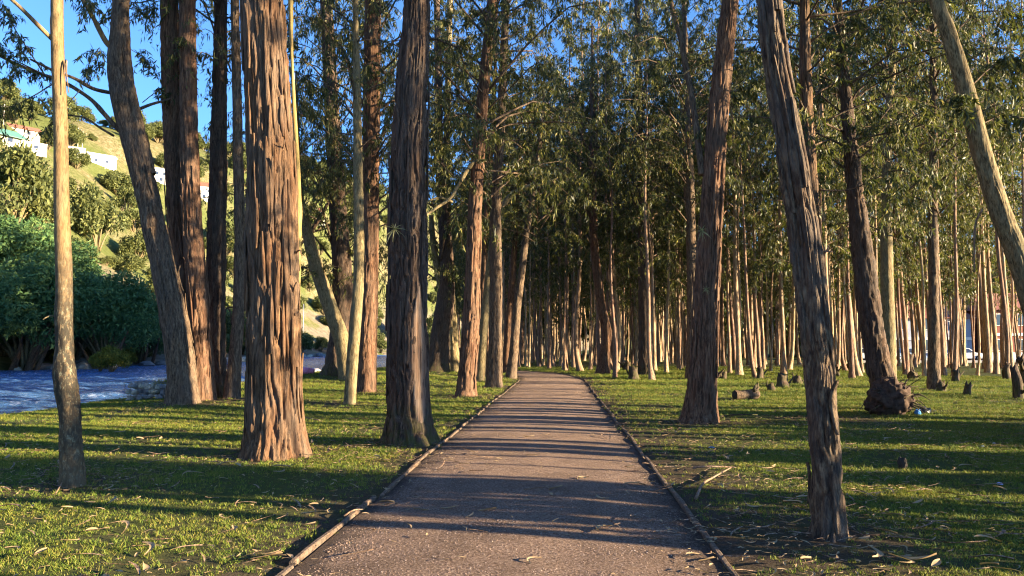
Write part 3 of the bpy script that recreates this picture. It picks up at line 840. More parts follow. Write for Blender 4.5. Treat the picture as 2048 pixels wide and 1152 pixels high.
placed_tree('nearest right-hand trunk, leaning left, with flaking grey and tan bark',
    [(1657, 1070, 76), (1656, 1045, 66), (1654, 990, 62), (1651, 920, 60), (1647, 850, 57), (1642, 770, 53), (1635, 680, 49), (1627, 590, 46), (1617, 500, 45), (1602, 400, 44), (1587, 300, 42), (1568, 200, 40), (1551, 100, 37), (1540, 0, 34)], 6.45,
    'flaky', 13, None, 140, 0.02, 5.2, 0.25, 60,
    stems=(([(1634, 900, 24), (1624, 780, 28), (1615, 680, 28), (1604, 590, 27), (1592, 490, 26), (1577, 390, 25), (1562, 290, 24), (1546, 190, 23), (1532, 90, 22), (1520, 0, 21)], 'flaky'),),
    branches=(([(1636, 520, 5), (1645, 508, 4), (1648, 495, 3)], 'wood', -0.1), ([(1630, 512, 4), (1640, 505, 3), (1655, 506, 2)], 'wood', -0.1)))
placed_tree('shaggy orange-brown trunk seen just behind the nearest right-hand trunk',
    [(1644, 842, 44), (1642, 780, 40), (1640, 700, 38), (1632, 550, 36), (1624, 420, 34), (1616, 300, 32), (1612, 180, 26), (1610, 60, 22), (1609, 0, 20)], 17,
    'stringy', 20, ('narrow1', 5.2, 1.0, 0.9), 56, 0.07, 9, 0.2, 6)
placed_tree('dark trunk leaning left above the earthy root plate',
    [(1776, 800, 54), (1766, 765, 52), (1757, 735, 50), (1748, 680, 47), (1735, 590, 46), (1724, 500, 42), (1712, 400, 34), (1700, 280, 28), (1690, 180, 24), (1682, 80, 20), (1676, 0, 18)], 19.2,
    'furrow', 19, ('wide2', 6.0, 0.7, 0.9), 56, 0.07, 10, 0.1)
placed_tree('upright trunk with sunlit right flank directly behind the root plate',
    [(1777, 774, 32), (1778, 730, 28), (1778, 680, 27), (1775, 600, 26), (1773, 500, 24), (1773, 380, 20), (1776, 250, 17), (1786, 120, 14), (1792, 0, 12)], 30,
    'olive', 22, ('wide1', 5.8, 0.95, 1.1), 32, 0.12, 15, 0.2)
placed_tree('straight dark trunk with a mossy foot right of the root plate',
    [(1869, 778, 28), (1868, 740, 25), (1868, 690, 23), (1867, 560, 20), (1866, 400, 17), (1867, 250, 16), (1866, 100, 14), (1865, 0, 12)], 29,
    'grey', 22, ('wide2', 6.5, 0.9, 1.2), 28, 0.12, 15, 0.2)
placed_tree('strongly leaning trunk cutting the upper right corner, sunlit on its upper side',
    [(2145, 900, 58), (2112, 770, 50), (2070, 625, 45), (2035, 510, 42), (2000, 420, 40), (1968, 320, 38), (1942, 220, 36), (1920, 140, 33), (1895, 60, 30), (1872, 0, 27)], 13.5,
    'olive', 16, None, 72, 0.06, 9, 0.2, 4,
    branches=(([(1966, 418, 5), (1960, 440, 4), (1962, 470, 4), (1968, 540, 3)], 'wood', 0.3),),
    boughs=[([(1935, 200, 0), (1930, 190, -0.3), (1920, 215, -0.5)], 0.01, 10, 0.28, 18), ([(1940, 175, 0), (1990, 130, 0.7), (2060, 110, 1)], 0.015, 18, 0.55, 20), ([(1960, 250, 0), (2010, 230, 0.7), (2060, 240, 1)], 0.012, 14, 0.55, 18)])
placed_tree('trunk beyond the right edge whose dark bough enters the top right corner',
    [(2260, 820, 60), (2250, 600, 54), (2240, 300, 46), (2235, 0, 40), (2230, -300, 30)], 16,
    'furrow', 20, ('thin2', 9, 1.0, 1.0), 40, 0.1, 9, 0.2,
    branches=(([(2238, 130, 20), (2170, 80, 18), (2100, 52, 17), (2040, 28, 15), (1985, 8, 12), (1930, -20, 8)], 'furrow', -1.0),),
    boughs=[([(2100, 52, -0.5), (2050, 20, -0.8), (2000, 40, -1)], 0.015, 14, 0.5, 16), ([(2120, 60, -0.5), (2070, 120, -0.8), (2030, 180, -1)], 0.015, 14, 0.6, 16)])
placed_tree('dark straight trunk alone at the edge of the wood, right of the path bend',
    [(1291, 745, 34), (1290, 715, 27), (1288, 600, 24), (1285, 450, 20), (1279, 250, 17), (1276, 100, 14), (1274, 0, 12)], 44,
    'furrow', 27, ('wide1', 8.5, 0.9, 1.3), 28, 0.15, 18, 0.3)
placed_tree('crooked trunk with a kinked foot at the edge of the wood',
    [(1204, 738, 30), (1210, 700, 24), (1213, 665, 22), (1204, 620, 20), (1196, 560, 19), (1189, 500, 18), (1184, 420, 16), (1183, 330, 13), (1184, 220, 11)], 46,
    'red', 22, ('wide2', 7.5, 1.0, 1.1), 28, 0.15, 18, 0.25)

FEET = [(o.location.x, o.location.y, 0.5 + 0.012 * o.location.y) for o in COL.objects if o.get("category") == 'tree']
def feet(x, y, grow_=1.0):
    f = np.zeros(np.broadcast(x, y).shape)
    for a, b_, r_ in FEET:
        d = np.hypot(x - a, y - b_)
        f = np.maximum(f, 1 - sstep(r_ * 0.7, (r_ + 0.7) * grow_, d))
    return f
_pd = path_dist(V[:, 0], V[:, 1])
_so = (1 - sstep(PATH_W + 0.1, np.where(V[:, 0] > 0, 4.2, 2.9), _pd)) * (V[:, 1] < 70)
_so = np.maximum(_so, 0.9 * feet(V[:, 0], V[:, 1], 1.2))
ground_o.data.attributes.new('soil', 'FLOAT', 'POINT').data.foreach_set('value', _so.astype(np.float32))

# ------------------------------------------------------------------ the wood: slender trees copied from a few kinds
FOREST = []
for k in range(9):
    rg = np.random.default_rng(300 + k)
    Ht = rg.uniform(19, 25)
    bend = rg.uniform(-0.6, 0.6, 2); swirl = rg.uniform(-0.10, 0.10, 2); lean = rg.uniform(-0.035, 0.035, 2)
    r0 = rg.uniform(0.10, 0.165)
    zz = np.concatenate([np.linspace(-0.1, 4, 5), np.linspace(5.5, Ht, 9)])
    f = zz / Ht
    kick = 0.12 * rg.normal(size=2)
    X = lean[0] * zz + bend[0] * (f ** 2 - f) * 1.6 + swirl[0] * np.sin(zz * 0.7) + kick[0] * np.exp(-np.maximum(zz, 0) / 0.8)
    Y = lean[1] * zz + bend[1] * (f ** 2 - f) * 1.6 + swirl[1] * np.sin(zz * 0.6 + 1)
    X -= X[0]; Y -= Y[0]
    rr = r0 * (1 - 0.86 * np.clip(f, 0, 1)) + 0.06 * np.exp(-np.maximum(zz, 0) / 0.35)
    P = np.stack([X, Y, zz, rr], 1)
    tm = trunk_mesh(P, 12, 0.35, 'olive' if k % 3 else 'grey', 700 + k, BARK['forest'], 0.35)
    fn_ = lambda z, P=P: np.array([np.interp(z, P[:, 2], P[:, 0]), np.interp(z, P[:, 2], P[:, 1]), z])
    z0 = [5.0, 7.0, 6.0, 8.5, 6.5, 7.5, 9.5, 5.5, 10.5][k]
    cm = crown_mesh(fn_, z0, Ht, rg.uniform(2.1, 3.0), 29, 8, 21, 0.30, 0.064, 900 + k, 1.1, BARK['forest'])
    FOREST.append((tm, cm, z0))
    # a high-crowned variant of the same stem, for trees grown up in the open edge
HIGH = []
for k in range(3):
    tm, _, _ = FOREST[k]
    rg = np.random.default_rng(1500 + k)
    me = tm
    vs = np.zeros(len(me.vertices) * 3); me.vertices.foreach_get("co", vs); vs = vs.reshape(-1, 3)
    zt = vs[:, 2].max()
    fn_ = lambda z, vs=vs: np.array([*vs[np.abs(vs[:, 2] - z) < 0.4][:, :2].mean(0), z])
    cm = crown_mesh(fn_, zt * 0.52, zt - 0.8, 2.3, 22, 8, 16, 0.26, 0.05, 1600 + k, 1.0, BARK['forest'])
    HIGH.append((tm, cm))

def copy_tree(kind_, x, y, sc, rz, label, group, high=False, zs=1.0):
    tm, cm = (HIGH[kind_ % 3] if high else FOREST[kind_][:2])
    t = thing('eucalyptus_tree', label, 'tree', (x, y, hz(x, y)), group, rz)
    t.scale = (sc, sc, sc * zs)
    link('trunk', tm, t); link('crown', cm, t)
    if not high and (kind_ + int(x * 7)) % 5 < 3:
        o = link('stem', FOREST[(kind_ + 4) % 9][0], t, (0.12, 0.05, 0), 2.1 + x, (0.72, 0.72, 0.66)); o.rotation_euler = (0.022, -0.028, 2.1 + x)
    return t
def proj_x(x, y): return 1024 + x / y * FPX

cells = {}
def far_enough(x, y, d):
    for (a, b_) in cells.get('p', []):
        if (a - x) ** 2 + (b_ - y) ** 2 < d * d: return False
    return True
def take(x, y): cells.setdefault('p', []).append((x, y))
for o in list(COL.objects):
    if o.get("category") == 'tree': take(o.location.x, o.location.y)

rf = random.Random(21)
nfor = 0; tries = 0
while nfor < 300 and tries < 30000:
    tries += 1
    y = 34 + (rf.random() ** 0.8) * 78
    x = rf.uniform(-16, 0.74 * y + 2)
    px = proj_x(x, y)
    if px > 2130 or px < 800: continue
    if px > 1150 and y < 36 + 5 * rf.random(): continue
    if px < 1160 and y < 50 + 6 * rf.random(): continue
    if px < 1010 and y < 62: continue
    if x < xb(y) + 1.5: continue
    if px > 1770 and y > 74: continue
    if px > 1400 and y > 79: continue
    if path_dist(np.array([x]), np.array([y]))[0] < 2.6: continue
    if not far_enough(x, y, 1.2 if rf.random() < 0.45 else 2.1): continue
    take(x, y); nfor += 1
    edge = y < 52
    if px > 1640:
        lab, grp = 'slender trunk in the open right part of the wood, buildings behind', 'slender trees on the right of the wood'
    elif px > 1170:
        lab, grp = 'slender pale trunk in the crowded middle of the wood beyond the lawn', 'slender trees crowding the middle of the wood'
    else:
        lab, grp = 'slender trunk in the wood beyond the bend of the path', 'slender trees beyond the path bend'
    sc = rf.uniform(0.72, 1.2)
    kd = rf.randrange(9)
    hi = rf.random() < (0.35 if px > 1400 else 0.2)
    twin = not hi and (kd + int(x * 7)) % 5 < 3
    if twin: lab, grp = lab.replace('slender', 'twin-stemmed slender', 1), 'twin-stemmed ' + grp
    if y < 47: lab, grp = lab.replace('trunk', 'front-row trunk', 1), 'front-row ' + grp
    copy_tree(kd, x, y, sc, rf.uniform(0, 6.28), lab, grp, hi)

# the depth of the wood, where single trees can no longer be told apart
def deep_tree(seed):
    rg = np.random.default_rng(seed); mb = MB()
    H = rg.uniform(17, 22); lx = rg.uniform(-0.8, 0.8)
    mb.tube(np.array([(0, 0, -0.1), (lx * 0.2, 0, 4), (lx * 0.6, 0.2, 10), (lx, 0, H)]), [0.17, 0.14, 0.10, 0.03], 7, 0)
    n = 1500
    z = rg.uniform(3.8, H, n); a = rg.uniform(0, 6.28, n); r = 3.1 * np.sqrt(rg.random(n)) * (1.15 - z / H * 0.75)
    k = rg.integers(0, 60, n); off = rg.normal(size=(60, 3)) * np.array([1.2, 1.2, 1.0])
    leaves(mb, np.stack([np.cos(a) * r, np.sin(a) * r, z], 1) * 0.75 + off[k] + np.array([0, 0, 2.0]), 0.62, 0.20, rg)
    return loose('deep_tree', mb.mesh('deep_tree', [BARK['forest'], LEAF]))
def loose(name, me):      # source shape for scattering, not part of the scene itself
    return bpy.data.objects.new(name, me)
DEEP = [deep_tree(2000 + i) for i in range(3)]

# trees standing to the right of the view, whose shadows stripe the path and lawns
off = [(9.5, 3.95, 0), (11.5, 5.6, 1), (13.0, 4.9, 2), (10.2, -1.4, 1), (15.8, 7.4, 0), (17.5, 4.2, 1), (14.6, -3.6, 2), (19.0, 9.6, 2), (21.0, 5.8, 0), (16.0, 12.0, 1),
       (23.5, 12.5, 1), (24.0, 1.0, 2), (20.0, -5.0, 0), (27.0, 8.2, 0), (28.5, 15.5, 2), (22.0, 17.5, 1), (31.0, 4.0, 1), (29.0, -7.0, 2), (34.0, 12.0, 0), (33.0, 20.0, 1), (26.5, 21.5, 0),
       (36.0, -8.0, 2), (38.5, 6.0, 1), (40.0, 17.0, 2), (37.0, 25.0, 0), (31.0, 26.5, 2), (43.0, 0.0, 0), (45.0, 22.0, 1), (41.0, 30.0, 2)]
off += [(12.4, 8.9, 0), (14.2, 10.3, 1), (13.0, 11.4, 2), (17.6, 13.4, 0), (16.4, 15.2, 1), (19.4, 15.6, 2), (18.2, 17.6, 0), (21.5, 20.2, 1), (24.8, 18.6, 2), (22.8, 23.4, 0), (11.6, 9.9, 1)]
for i, (x, y, k) in enumerate(off):
    copy_tree(k, x, y, 1.0 + 0.12 * math.sin(i * 2.3), i * 1.7, 'slender tree standing beyond the right edge of the picture', 'slender trees beyond the right edge', True)

for i, (x, y, sc, zs) in enumerate([(8.7, 9.9, 1.7, 0.6), (12.5, 13.2, 1.4, 0.7), (7.9, 2.3, 1.3, 0.8), (15.5, 12.75, 1.5, 0.65), (9.0, 7.8, 0.42, 0.68), (10.4, 8.1, 0.40, 0.66)]):  # stout and young trees added out of view to shade chosen trunks and ground
    big_ = sc > 1
    copy_tree(i % 3, x, y, sc, i * 1.1, ('stout' if big_ else 'young') + ' shade-casting tree added just beyond the right edge of the picture', ('stout' if big_ else 'young') + ' trees beyond the right edge', True, zs)

# ------------------------------------------------------------------ scattered ground cover (grass, leaf litter, grit)
def scatter(name, emitter_me, objs, dens_attr, smin, smax, seed, align=False, tilt=0.25):
    ng = bpy.data.node_groups.new(name, 'GeometryNodeTree')
    ng.interface.new_socket('Geometry', in_out='INPUT', socket_type='NodeSocketGeometry')
    ng.interface.new_socket('Geometry', in_out='OUTPUT', socket_type='NodeSocketGeometry')
    nd = ng.nodes
    gi = nd.new('NodeGroupInput'); go = nd.new('NodeGroupOutput')
    na = nd.new('GeometryNodeInputNamedAttribute'); na.data_type = 'FLOAT'; na.inputs['Name'].default_value = dens_attr
    dp = nd.new('GeometryNodeDistributePointsOnFaces'); dp.distribute_method = 'RANDOM'; dp.inputs['Seed'].default_value = seed
    ng.links.new(gi.outputs[0], dp.inputs['Mesh']); ng.links.new(na.outputs[0], dp.inputs['Density'])
    gj = nd.new('GeometryNodeJoinGeometry')
    for ob in objs:
        oi = nd.new('GeometryNodeObjectInfo'); oi.inputs['Object'].default_value = ob; oi.inputs['As Instance'].default_value = True
        ng.links.new(oi.outputs['Geometry'], gj.inputs[0])
    ip = nd.new('GeometryNodeInstanceOnPoints')
    ip.inputs['Pick Instance'].default_value = True
    ng.links.new(dp.outputs['Points'], ip.inputs['Points']); ng.links.new(gj.outputs[0], ip.inputs['Instance'])
    rr = nd.new('FunctionNodeRandomValue'); rr.data_type = 'FLOAT_VECTOR'; rr.inputs['Min'].default_value = (-tilt, -tilt, 0); rr.inputs['Max'].default_value = (tilt, tilt, 6.283); rr.inputs['Seed'].default_value = seed + 1
    ng.links.new(rr.outputs[0], ip.inputs['Rotation'])
    rs = nd.new('FunctionNodeRandomValue'); rs.data_type = 'FLOAT'
    rs.inputs[2].default_value = smin; rs.inputs[3].default_value = smax; rs.inputs['Seed'].default_value = seed + 2
    sa = nd.new('GeometryNodeInputNamedAttribute'); sa.data_type = 'FLOAT'; sa.inputs['Name'].default_value = 'size'
    mm = nd.new('ShaderNodeMath'); mm.operation = 'MULTIPLY'
    cap = nd.new('GeometryNodeSampleNearestSurface') if False else None
    ng.links.new(rs.outputs[1], mm.inputs[0]); ng.links.new(sa.outputs[0], mm.inputs[1])
    ng.links.new(mm.outputs[0], ip.inputs['Scale'])
    ng.links.new(ip.outputs[0], go.inputs[0])
    o = link(name, emitter_me)
    md = o.modifiers.new('scatter', 'NODES'); md.node_group = ng
    return o
def surf_np(x, y):
    pd = path_dist(x, y)
    return np.where(pd < PATH_W, 0.03 * (1 - (pd / PATH_W) ** 2) + 0.018 * (fbm(x * 2.2, y * 2.2, 2, 4) - 0.47), height(x, y))
def emitter(name, x0, x1, y0, y1, nx, ny, dens, size, keep, mat, zoff=0.0):
    ex = np.linspace(x0, x1, nx); ey = np.linspace(y0, y1, ny)
    EX, EY = np.meshgrid(ex, ey)
    EZ = surf_np(EX, EY) + zoff
    v = np.stack([EX, EY, EZ], -1).reshape(-1, 3)
    q = grid_q(ny, nx, False)
    c = v[q].mean(1)
    q = q[keep(c[:, 0], c[:, 1])]
    me = MB().add(v, q).mesh(name, mat)
    for nm, fnc in (('density', dens), ('size', size)):
        a = me.attributes.new(nm, 'FLOAT', 'POINT')
        a.data.foreach_set('value', np.asarray(fnc(v[:, 0], v[:, 1]) * np.ones(len(v)), np.float32))
    return me

tufts = []
for k in range(4):
    rg = np.random.default_rng(40 + k); mb = MB()
    for i in range(17):
        a = rg.uniform(0, 6.28); rr = 0.055 * math.sqrt(rg.random())
        b = np.array([rr * math.cos(a), rr * math.sin(a), -0.012])
        h = rg.uniform(0.018, 0.048) * (1.35 if rg.random() < 0.12 else 1); w = rg.uniform(0.0022, 0.004)
        d = rg.uniform(0, 6.28); le = h * rg.uniform(0.2, 1.0); pd_ = rg.uniform(0, 6.28)
        sx = np.array([math.cos(pd_), math.sin(pd_), 0]) * w
        l = np.array([math.cos(d), math.sin(d), 0]) * le
        m_ = b + l * 0.35 + np.array([0, 0, h * 0.62]); t_ = b + l + np.array([0, 0, h])
        mb.add([b - sx, b + sx, m_ + sx * 0.75, m_ - sx * 0.75, t_], [[0, 1, 2, 3]], [[3, 2, 4]])
    tufts.append(loose('grass_tuft', mb.mesh('grass_tuft', M_GRASS)))
def lawn_keep(x, y):
    return (path_dist(x, y) > PATH_W + 0.10) & (x > xb(y) - 1.0) & (np.abs(x) < 0.73 * np.abs(y) + 3)
def g_dens(x, y):
    pd = path_dist(x, y)
    patchy = np.clip((fbm(x * 0.75, y * 0.75, 4, 4) - 0.30) * 5.0, 0.12, 1.2)
    right_bare = np.where((x > 0) & (pd < 4.0), 0.35 + 0.65 * sstep(1.9, 4.0, pd), 1.0)
    near_edge = 0.15 + 0.85 * sstep(PATH_W + 0.1, PATH_W + 0.55, pd)
    return 330 * np.minimum(1, (9.0 / np.maximum(y, 6)) ** 1.45) * patchy * near_edge * right_bare * (1 - 0.75 * feet(x, y))
def g_size(x, y): return np.clip(0.85 + (y - 8) * 0.045, 0.8, 2.3)
kind(scatter('grass', emitter('grass', -18, 26, 3.2, 62, 150, 190, g_dens, g_size, lawn_keep, M_GRASS), tufts, 'density', 0.7, 1.3, 5), 'stuff', 'short uneven grass of the lawns')

kind(scatter('distant_wood', emitter('distant_wood', -14, 135, 112, 165, 80, 40, lambda x, y: 0.075 + 0 * x, lambda x, y: 1.0 + 0 * x,
     lambda x, y: (x < 0.85 * y) & (x > xb(y) + 3), M_LAWN), DEEP, 'density', 0.8, 1.15, 31, tilt=0.03), 'stuff', 'depth of the wood, trunks and leaves running together')

# leaf litter: curled dry leaves and shreds
def leaf_shape(L, W, curl, twist, seed, thick=0.0):
    rg = np.random.default_rng(seed)
    n = 7; k = np.linspace(0, 1, n)
    w = W * np.sin(np.pi * np.clip(k * 0.96 + 0.03, 0, 1)) ** 0.8
    side = curl * L * (k - 0.5) ** 2 * 2
    zz = 0.006 + 0.10 * L * rg.uniform(0.1, 1) * np.sin(np.pi * k) * rg.uniform(-0.3, 1) + twist * 0.02 * k
    zz = zz - zz.min() + 0.006
    v = []
    for i in range(n):
        for s_ in (-1, 0, 1):
            v.append((k[i] * L - L / 2, side[i] + s_ * w[i] / 2, zz[i] + (abs(s_) * W * 0.25 if s_ else 0) + s_ * twist * W * 0.3 * (k[i] - 0.5)))
    return MB().add(v, grid_q(n, 3, False))
LEAFSH = [leaf_shape(0.12, 0.022, 0.5, 0.6, 1).mesh('fallen_leaf', M_DRY), leaf_shape(0.15, 0.028, -0.6, -0.5, 2).mesh('fallen_leaf', M_DRY),
          leaf_shape(0.10, 0.03, 0.2, 0.9, 3).mesh('fallen_leaf', M_DRY), leaf_shape(0.17, 0.02, 0.9, 0.2, 4).mesh('fallen_leaf', M_DRY), leaf_shape(0.09, 0.034, 0.1, 0.4, 5).mesh('fallen_leaf', M_DRY)]
STRIPSH = [leaf_shape(0.42, 0.035, 0.25, 0.8, 6).mesh('bark_curl', M_STRIP), leaf_shape(0.34, 0.05, -0.2, 0.5, 7).mesh('bark_curl', M_STRIP), leaf_shape(0.6, 0.03, 0.35, -0.6, 8).mesh('bark_curl', M_STRIP)]
def l_keep(x, y): return (x > xb(y) + 0.1) & (np.abs(x) < 0.73 * np.abs(y) + 2.5)
def l_dens(x, y):
    pd = path_dist(x, y)
    cl = np.clip((fbm(x * 0.9 + 7, y * 0.9, 6, 4) - 0.32) * 4.5, 0.15, 1.6)
    on_path = np.where(pd < PATH_W - 0.35, 0.22, np.where(pd < PATH_W, 1.2, 1.0))
    right = np.where(x > PATH_W, 1.25 - 0.25 * sstep(4, 9, x), 1.0)
    return 34 * np.minimum(1, (11.0 / np.maximum(y, 6)) ** 0.9) * cl * on_path * right * (1 + 0.9 * feet(x, y, 1.4))
kind(scatter('leaf_litter', emitter('leaf_litter', -12, 18, 3.2, 40, 90, 110, l_dens, lambda x, y: 0.75 + 0 * x, l_keep, M_DRY, 0.02), [loose('leaf', m) for m in LEAFSH] + [loose('shred', STRIPSH[0])], 'density', 0.4, 0.95, 9, tilt=0.3), 'stuff', 'dry leaves and bark shreds strewn over lawn and path')

# grit on the path
pebs = []
for k in range(3):
    bm = bmesh.new(); bmesh.ops.create_icosphere(bm, subdivisions=1, radius=1)
    rg = np.random.default_rng(60 + k)
    for v_ in bm.verts: v_.co = Vector((v_.co.x * rg.uniform(0.7, 1.3), v_.co.y * rg.uniform(0.6, 1.1), v_.co.z * rg.uniform(0.4, 0.8)))
    me = bpy.data.meshes.new('grit'); bm.to_mesh(me); bm.free(); me.materials.append(M_PEBBLE)
    pebs.append(loose('grit', me))
kind(scatter('grit', emitter('grit', -2.2, 2.6, 3.4, 18, 40, 110,
     lambda x, y: 2100 * np.minimum(1, (6.5 / np.maximum(y, 4)) ** 1.6) * np.clip((fbm(x * 1.4, y * 1.4, 3, 4) - 0.25) * 3.2, 0.3, 1.3), lambda x, y: 1.0 + 0 * x,
     lambda x, y: path_dist(x, y) < PATH_W - 0.02, M_PEBBLE, 0.0), pebs, 'density', 0.003, 0.0078, 13, tilt=1.0), 'stuff', 'grit and small stones of the path')

# the larger leaves and bark curls, one by one
rl = random.Random(5)
def surf(x, y):
    pd = float(path_dist(np.array([x]), np.array([y]))[0])
    if pd < PATH_W:
        return 0.03 * (1 - (pd / PATH_W) ** 2) + 0.018 * (float(fbm(np.array([x * 2.2]), np.array([y * 2.2]), 2, 4)[0]) - 0.47)
    return hz(x, y) + 0.042
nl = 0
while nl < 190:
    y = 4.6 + 9.5 * rl.random() ** 1.4; x = rl.uniform(-0.7 * y, 0.7 * y)
    pd = float(path_dist(np.array([x]), np.array([y]))[0])
    if pd < PATH_W - 0.3 and rl.random() < 0.8: continue
    if PATH_W - 0.02 < pd < PATH_W + 0.13: continue
    left = x < 0
    o = link('fallen_leaf', LEAFSH[rl.randrange(5)], None, (x, y, surf(x, y)), rl.uniform(0, 6.28), rl.uniform(1.0, 1.7))
    o.rotation_euler = (rl.uniform(-0.3, 0.3), rl.uniform(-0.2, 0.2), rl.uniform(0, 6.28))
    if pd < PATH_W: tag(o, 'dry curled leaf lying on the gravel path', 'leaf', 'fallen leaves on the path')
    elif left: tag(o, 'larger dry curled leaf lying on the left lawn', 'leaf', 'larger fallen leaves on the left lawn')
    else: tag(o, 'larger dry curled leaf lying on the right lawn', 'leaf', 'larger fallen leaves on the right lawn')
    nl += 1
nl = 0
while nl < 80:
    y = 4.8 + 12 * rl.random() ** 1.3; x = rl.uniform(-0.7 * y, 0.66 * y)
    pd = float(path_dist(np.array([x]), np.array([y]))[0])
    if pd < PATH_W + 0.3: continue
    o = link('bark_curl', STRIPSH[rl.randrange(3)], None, (x, y, surf(x, y)), 0, (rl.uniform(0.35, 0.95),) * 3)
    o.rotation_euler = (rl.uniform(-0.15, 0.15), rl.uniform(-0.1, 0.1), rl.gauss(0.1, 0.7))
    if x < 0: tag(o, 'pale strip of shed bark on the left lawn', 'bark', 'bark strips on the left lawn')
    else: tag(o, 'pale strip of shed bark on the right lawn', 'bark', 'bark strips on the right lawn')
    nl += 1
def twig(label, pts, r0, mat='wood', z=0.03):
    P = np.array([ground(px, py, 0.04) for px, py in pts]); base = P[0].copy(); base[2] = hz(base[0], base[1]) + z
    P[:, 2] = [0.0, *(0.03 * np.abs(np.sin(np.arange(1, len(P)) * 1.7)))]
    P[:, :2] -= base[:2]
    f, _ = spline(P, n=14)
    o = link('fallen_branch', MB().tube(f, np.linspace(r0, r0 * 0.45, 14), 7).mesh('fallen_branch', BARK[mat]), None, base)
    tag(o, label, 'branch')
twig('pale forked branch lying across the lawn right of the path', [(1392, 995), (1405, 972), (1425, 955), (1462, 938)], 0.018)
twig('short pale branch lying level above the forked one', [(1385, 934), (1420, 936), (1472, 934)], 0.014)
twig('dark thin branch in the grass right of the leaning red-brown trunk', [(1438, 832), (1470, 831), (1515, 829)], 0.02, 'furrow')
twig('long thin pale stick poking over the left timber edging', [(688, 1030), (706, 1025), (726, 1018)], 0.009)
twig('thin stick leaning against the foot of the pale smooth tree', [(112, 985), (125, 968), (134, 945)], 0.008)
twig('thin stick on the left lawn below the thickest trunk', [(640, 838), (612, 836), (585, 834)], 0.012)

# ------------------------------------------------------------------ stumps, log, root plate
def stump_mesh(seed, h=0.45, r=0.16):
    rg = np.random.default_rng(seed)
    P = np.array([[0, 0, -0.08, r * 1.05], [0, 0, 0.1, r], [rg.uniform(-.05, .05), rg.uniform(-.05, .05), h * 0.6, r * 0.9], [rg.uniform(-.12, .12), rg.uniform(-.1, .1), h, r * 0.75]])
    f, s_ = spline(P, step=0.07); n = 12
    T, X, Y = frames(f[:, :3]); U, S = np.meshgrid(np.arange(n) / n, s_)
    Rr = f[:, 3][:, None] * (0.8 + 0.5 * vn(U * 5, S * 3, seed, 5)) + 0.5 * r * vn(U * 4, S * 0, seed + 1, 4) * np.exp(-S / 0.12)
    th = 2 * np.pi * U
    v = f[:, None, :3] + Rr[..., None] * (np.cos(th)[..., None] * X[:, None] + np.sin(th)[..., None] * Y[:, None])
    v[-1, :, 2] += rg.uniform(-0.1, 0.12, n); v[-2, :, 2] += rg.uniform(-0.03, 0.05, n)
    mb = MB().add(v.reshape(-1, 3), grid_q(len(s_), n, True)); c = mb.n
    mb.v.append(f[-1, :3][None] - [0, 0, 0.05]); mb.n += 1
    idx = np.arange(n) + (len(s_) - 1) * n
    mb.t.append(np.stack([idx, np.roll(idx, -1), np.full(n, c)], 1)); mb.tm.append(np.zeros(n))
    # a couple of torn side shoots
    for i in range(rg.integers(1, 4)):
        a = rg.uniform(0, 6.28); d = np.array([math.cos(a), math.sin(a), rg.uniform(0.6, 1.5)])
        b = np.array([math.cos(a) * r * 0.6, math.sin(a) * r * 0.6, h * rg.uniform(0.1, 0.5)])
        l = rg.uniform(0.12, 0.4)
        mb.tube(np.array([b, b + d * l * 0.5, b + d * l + rg.normal(size=3) * 0.05]), [0.05, 0.04, 0.02], 6)
    return mb.mesh('tree_stump', BARK['furrow'])
STUMPS = [stump_mesh(20 + i, h, r) for i, (h, r) in enumerate([(0.4, 0.16), (0.55, 0.18), (0.3, 0.2), (0.7, 0.14), (0.5, 0.22)])]
for (px, py, k, sc, lab) in [(1446, 758, 0, 1.0, 'sunlit stump at the left of the stumps beyond the log'), (1520, 757, 1, 1.0, 'dark stump with a pale upright splinter behind the log'),
        (1565, 775, 4, 1.0, 'broad stump with a sunlit right side, right of the log'), (1543, 782, 2, 0.7, 'small low stump between the log and the broad stump'),
        (1595, 767, 2, 0.9, 'low stump just left of the nearest right-hand trunk'), (1935, 790, 1, 0.7, 'short dark stump on the sunlit strip right of the root plate'),
        (1884, 783, 0, 0.9, 'dark stump beside the foot of the straight dark trunk')]:
    g = ground(px, py)
    tag(link('tree_stump', STUMPS[k], None, (g[0], g[1], hz(g[0], g[1])), random.uniform(0, 6.28), sc), lab, 'stump')
g = ground(2036, 797)
tag(link('tree_stump', stump_mesh(44, 0.95, 0.13), None, (g[0], g[1], hz(g[0], g[1])), 0.4), 'tall broken post-like stump at the right edge', 'stump')
ns = 0; tries = 0
while ns < 18 and tries < 4000:
    tries += 1
    y = rf.uniform(33, 62); x = rf.uniform(3.0, 0.70 * y)
    if path_dist(np.array([x]), np.array([y]))[0] < 2.4 or not far_enough(x, y, 0.6): continue
    take(x, y); ns += 1
    tag(link('tree_stump', STUMPS[rf.randrange(5)], None, (x, y, hz(x, y)), rf.uniform(0, 6.28), rf.uniform(0.8, 1.7)), 'rough old stump among the trunks of the wood', 'stump', 'old stumps among the trunks of the wood')

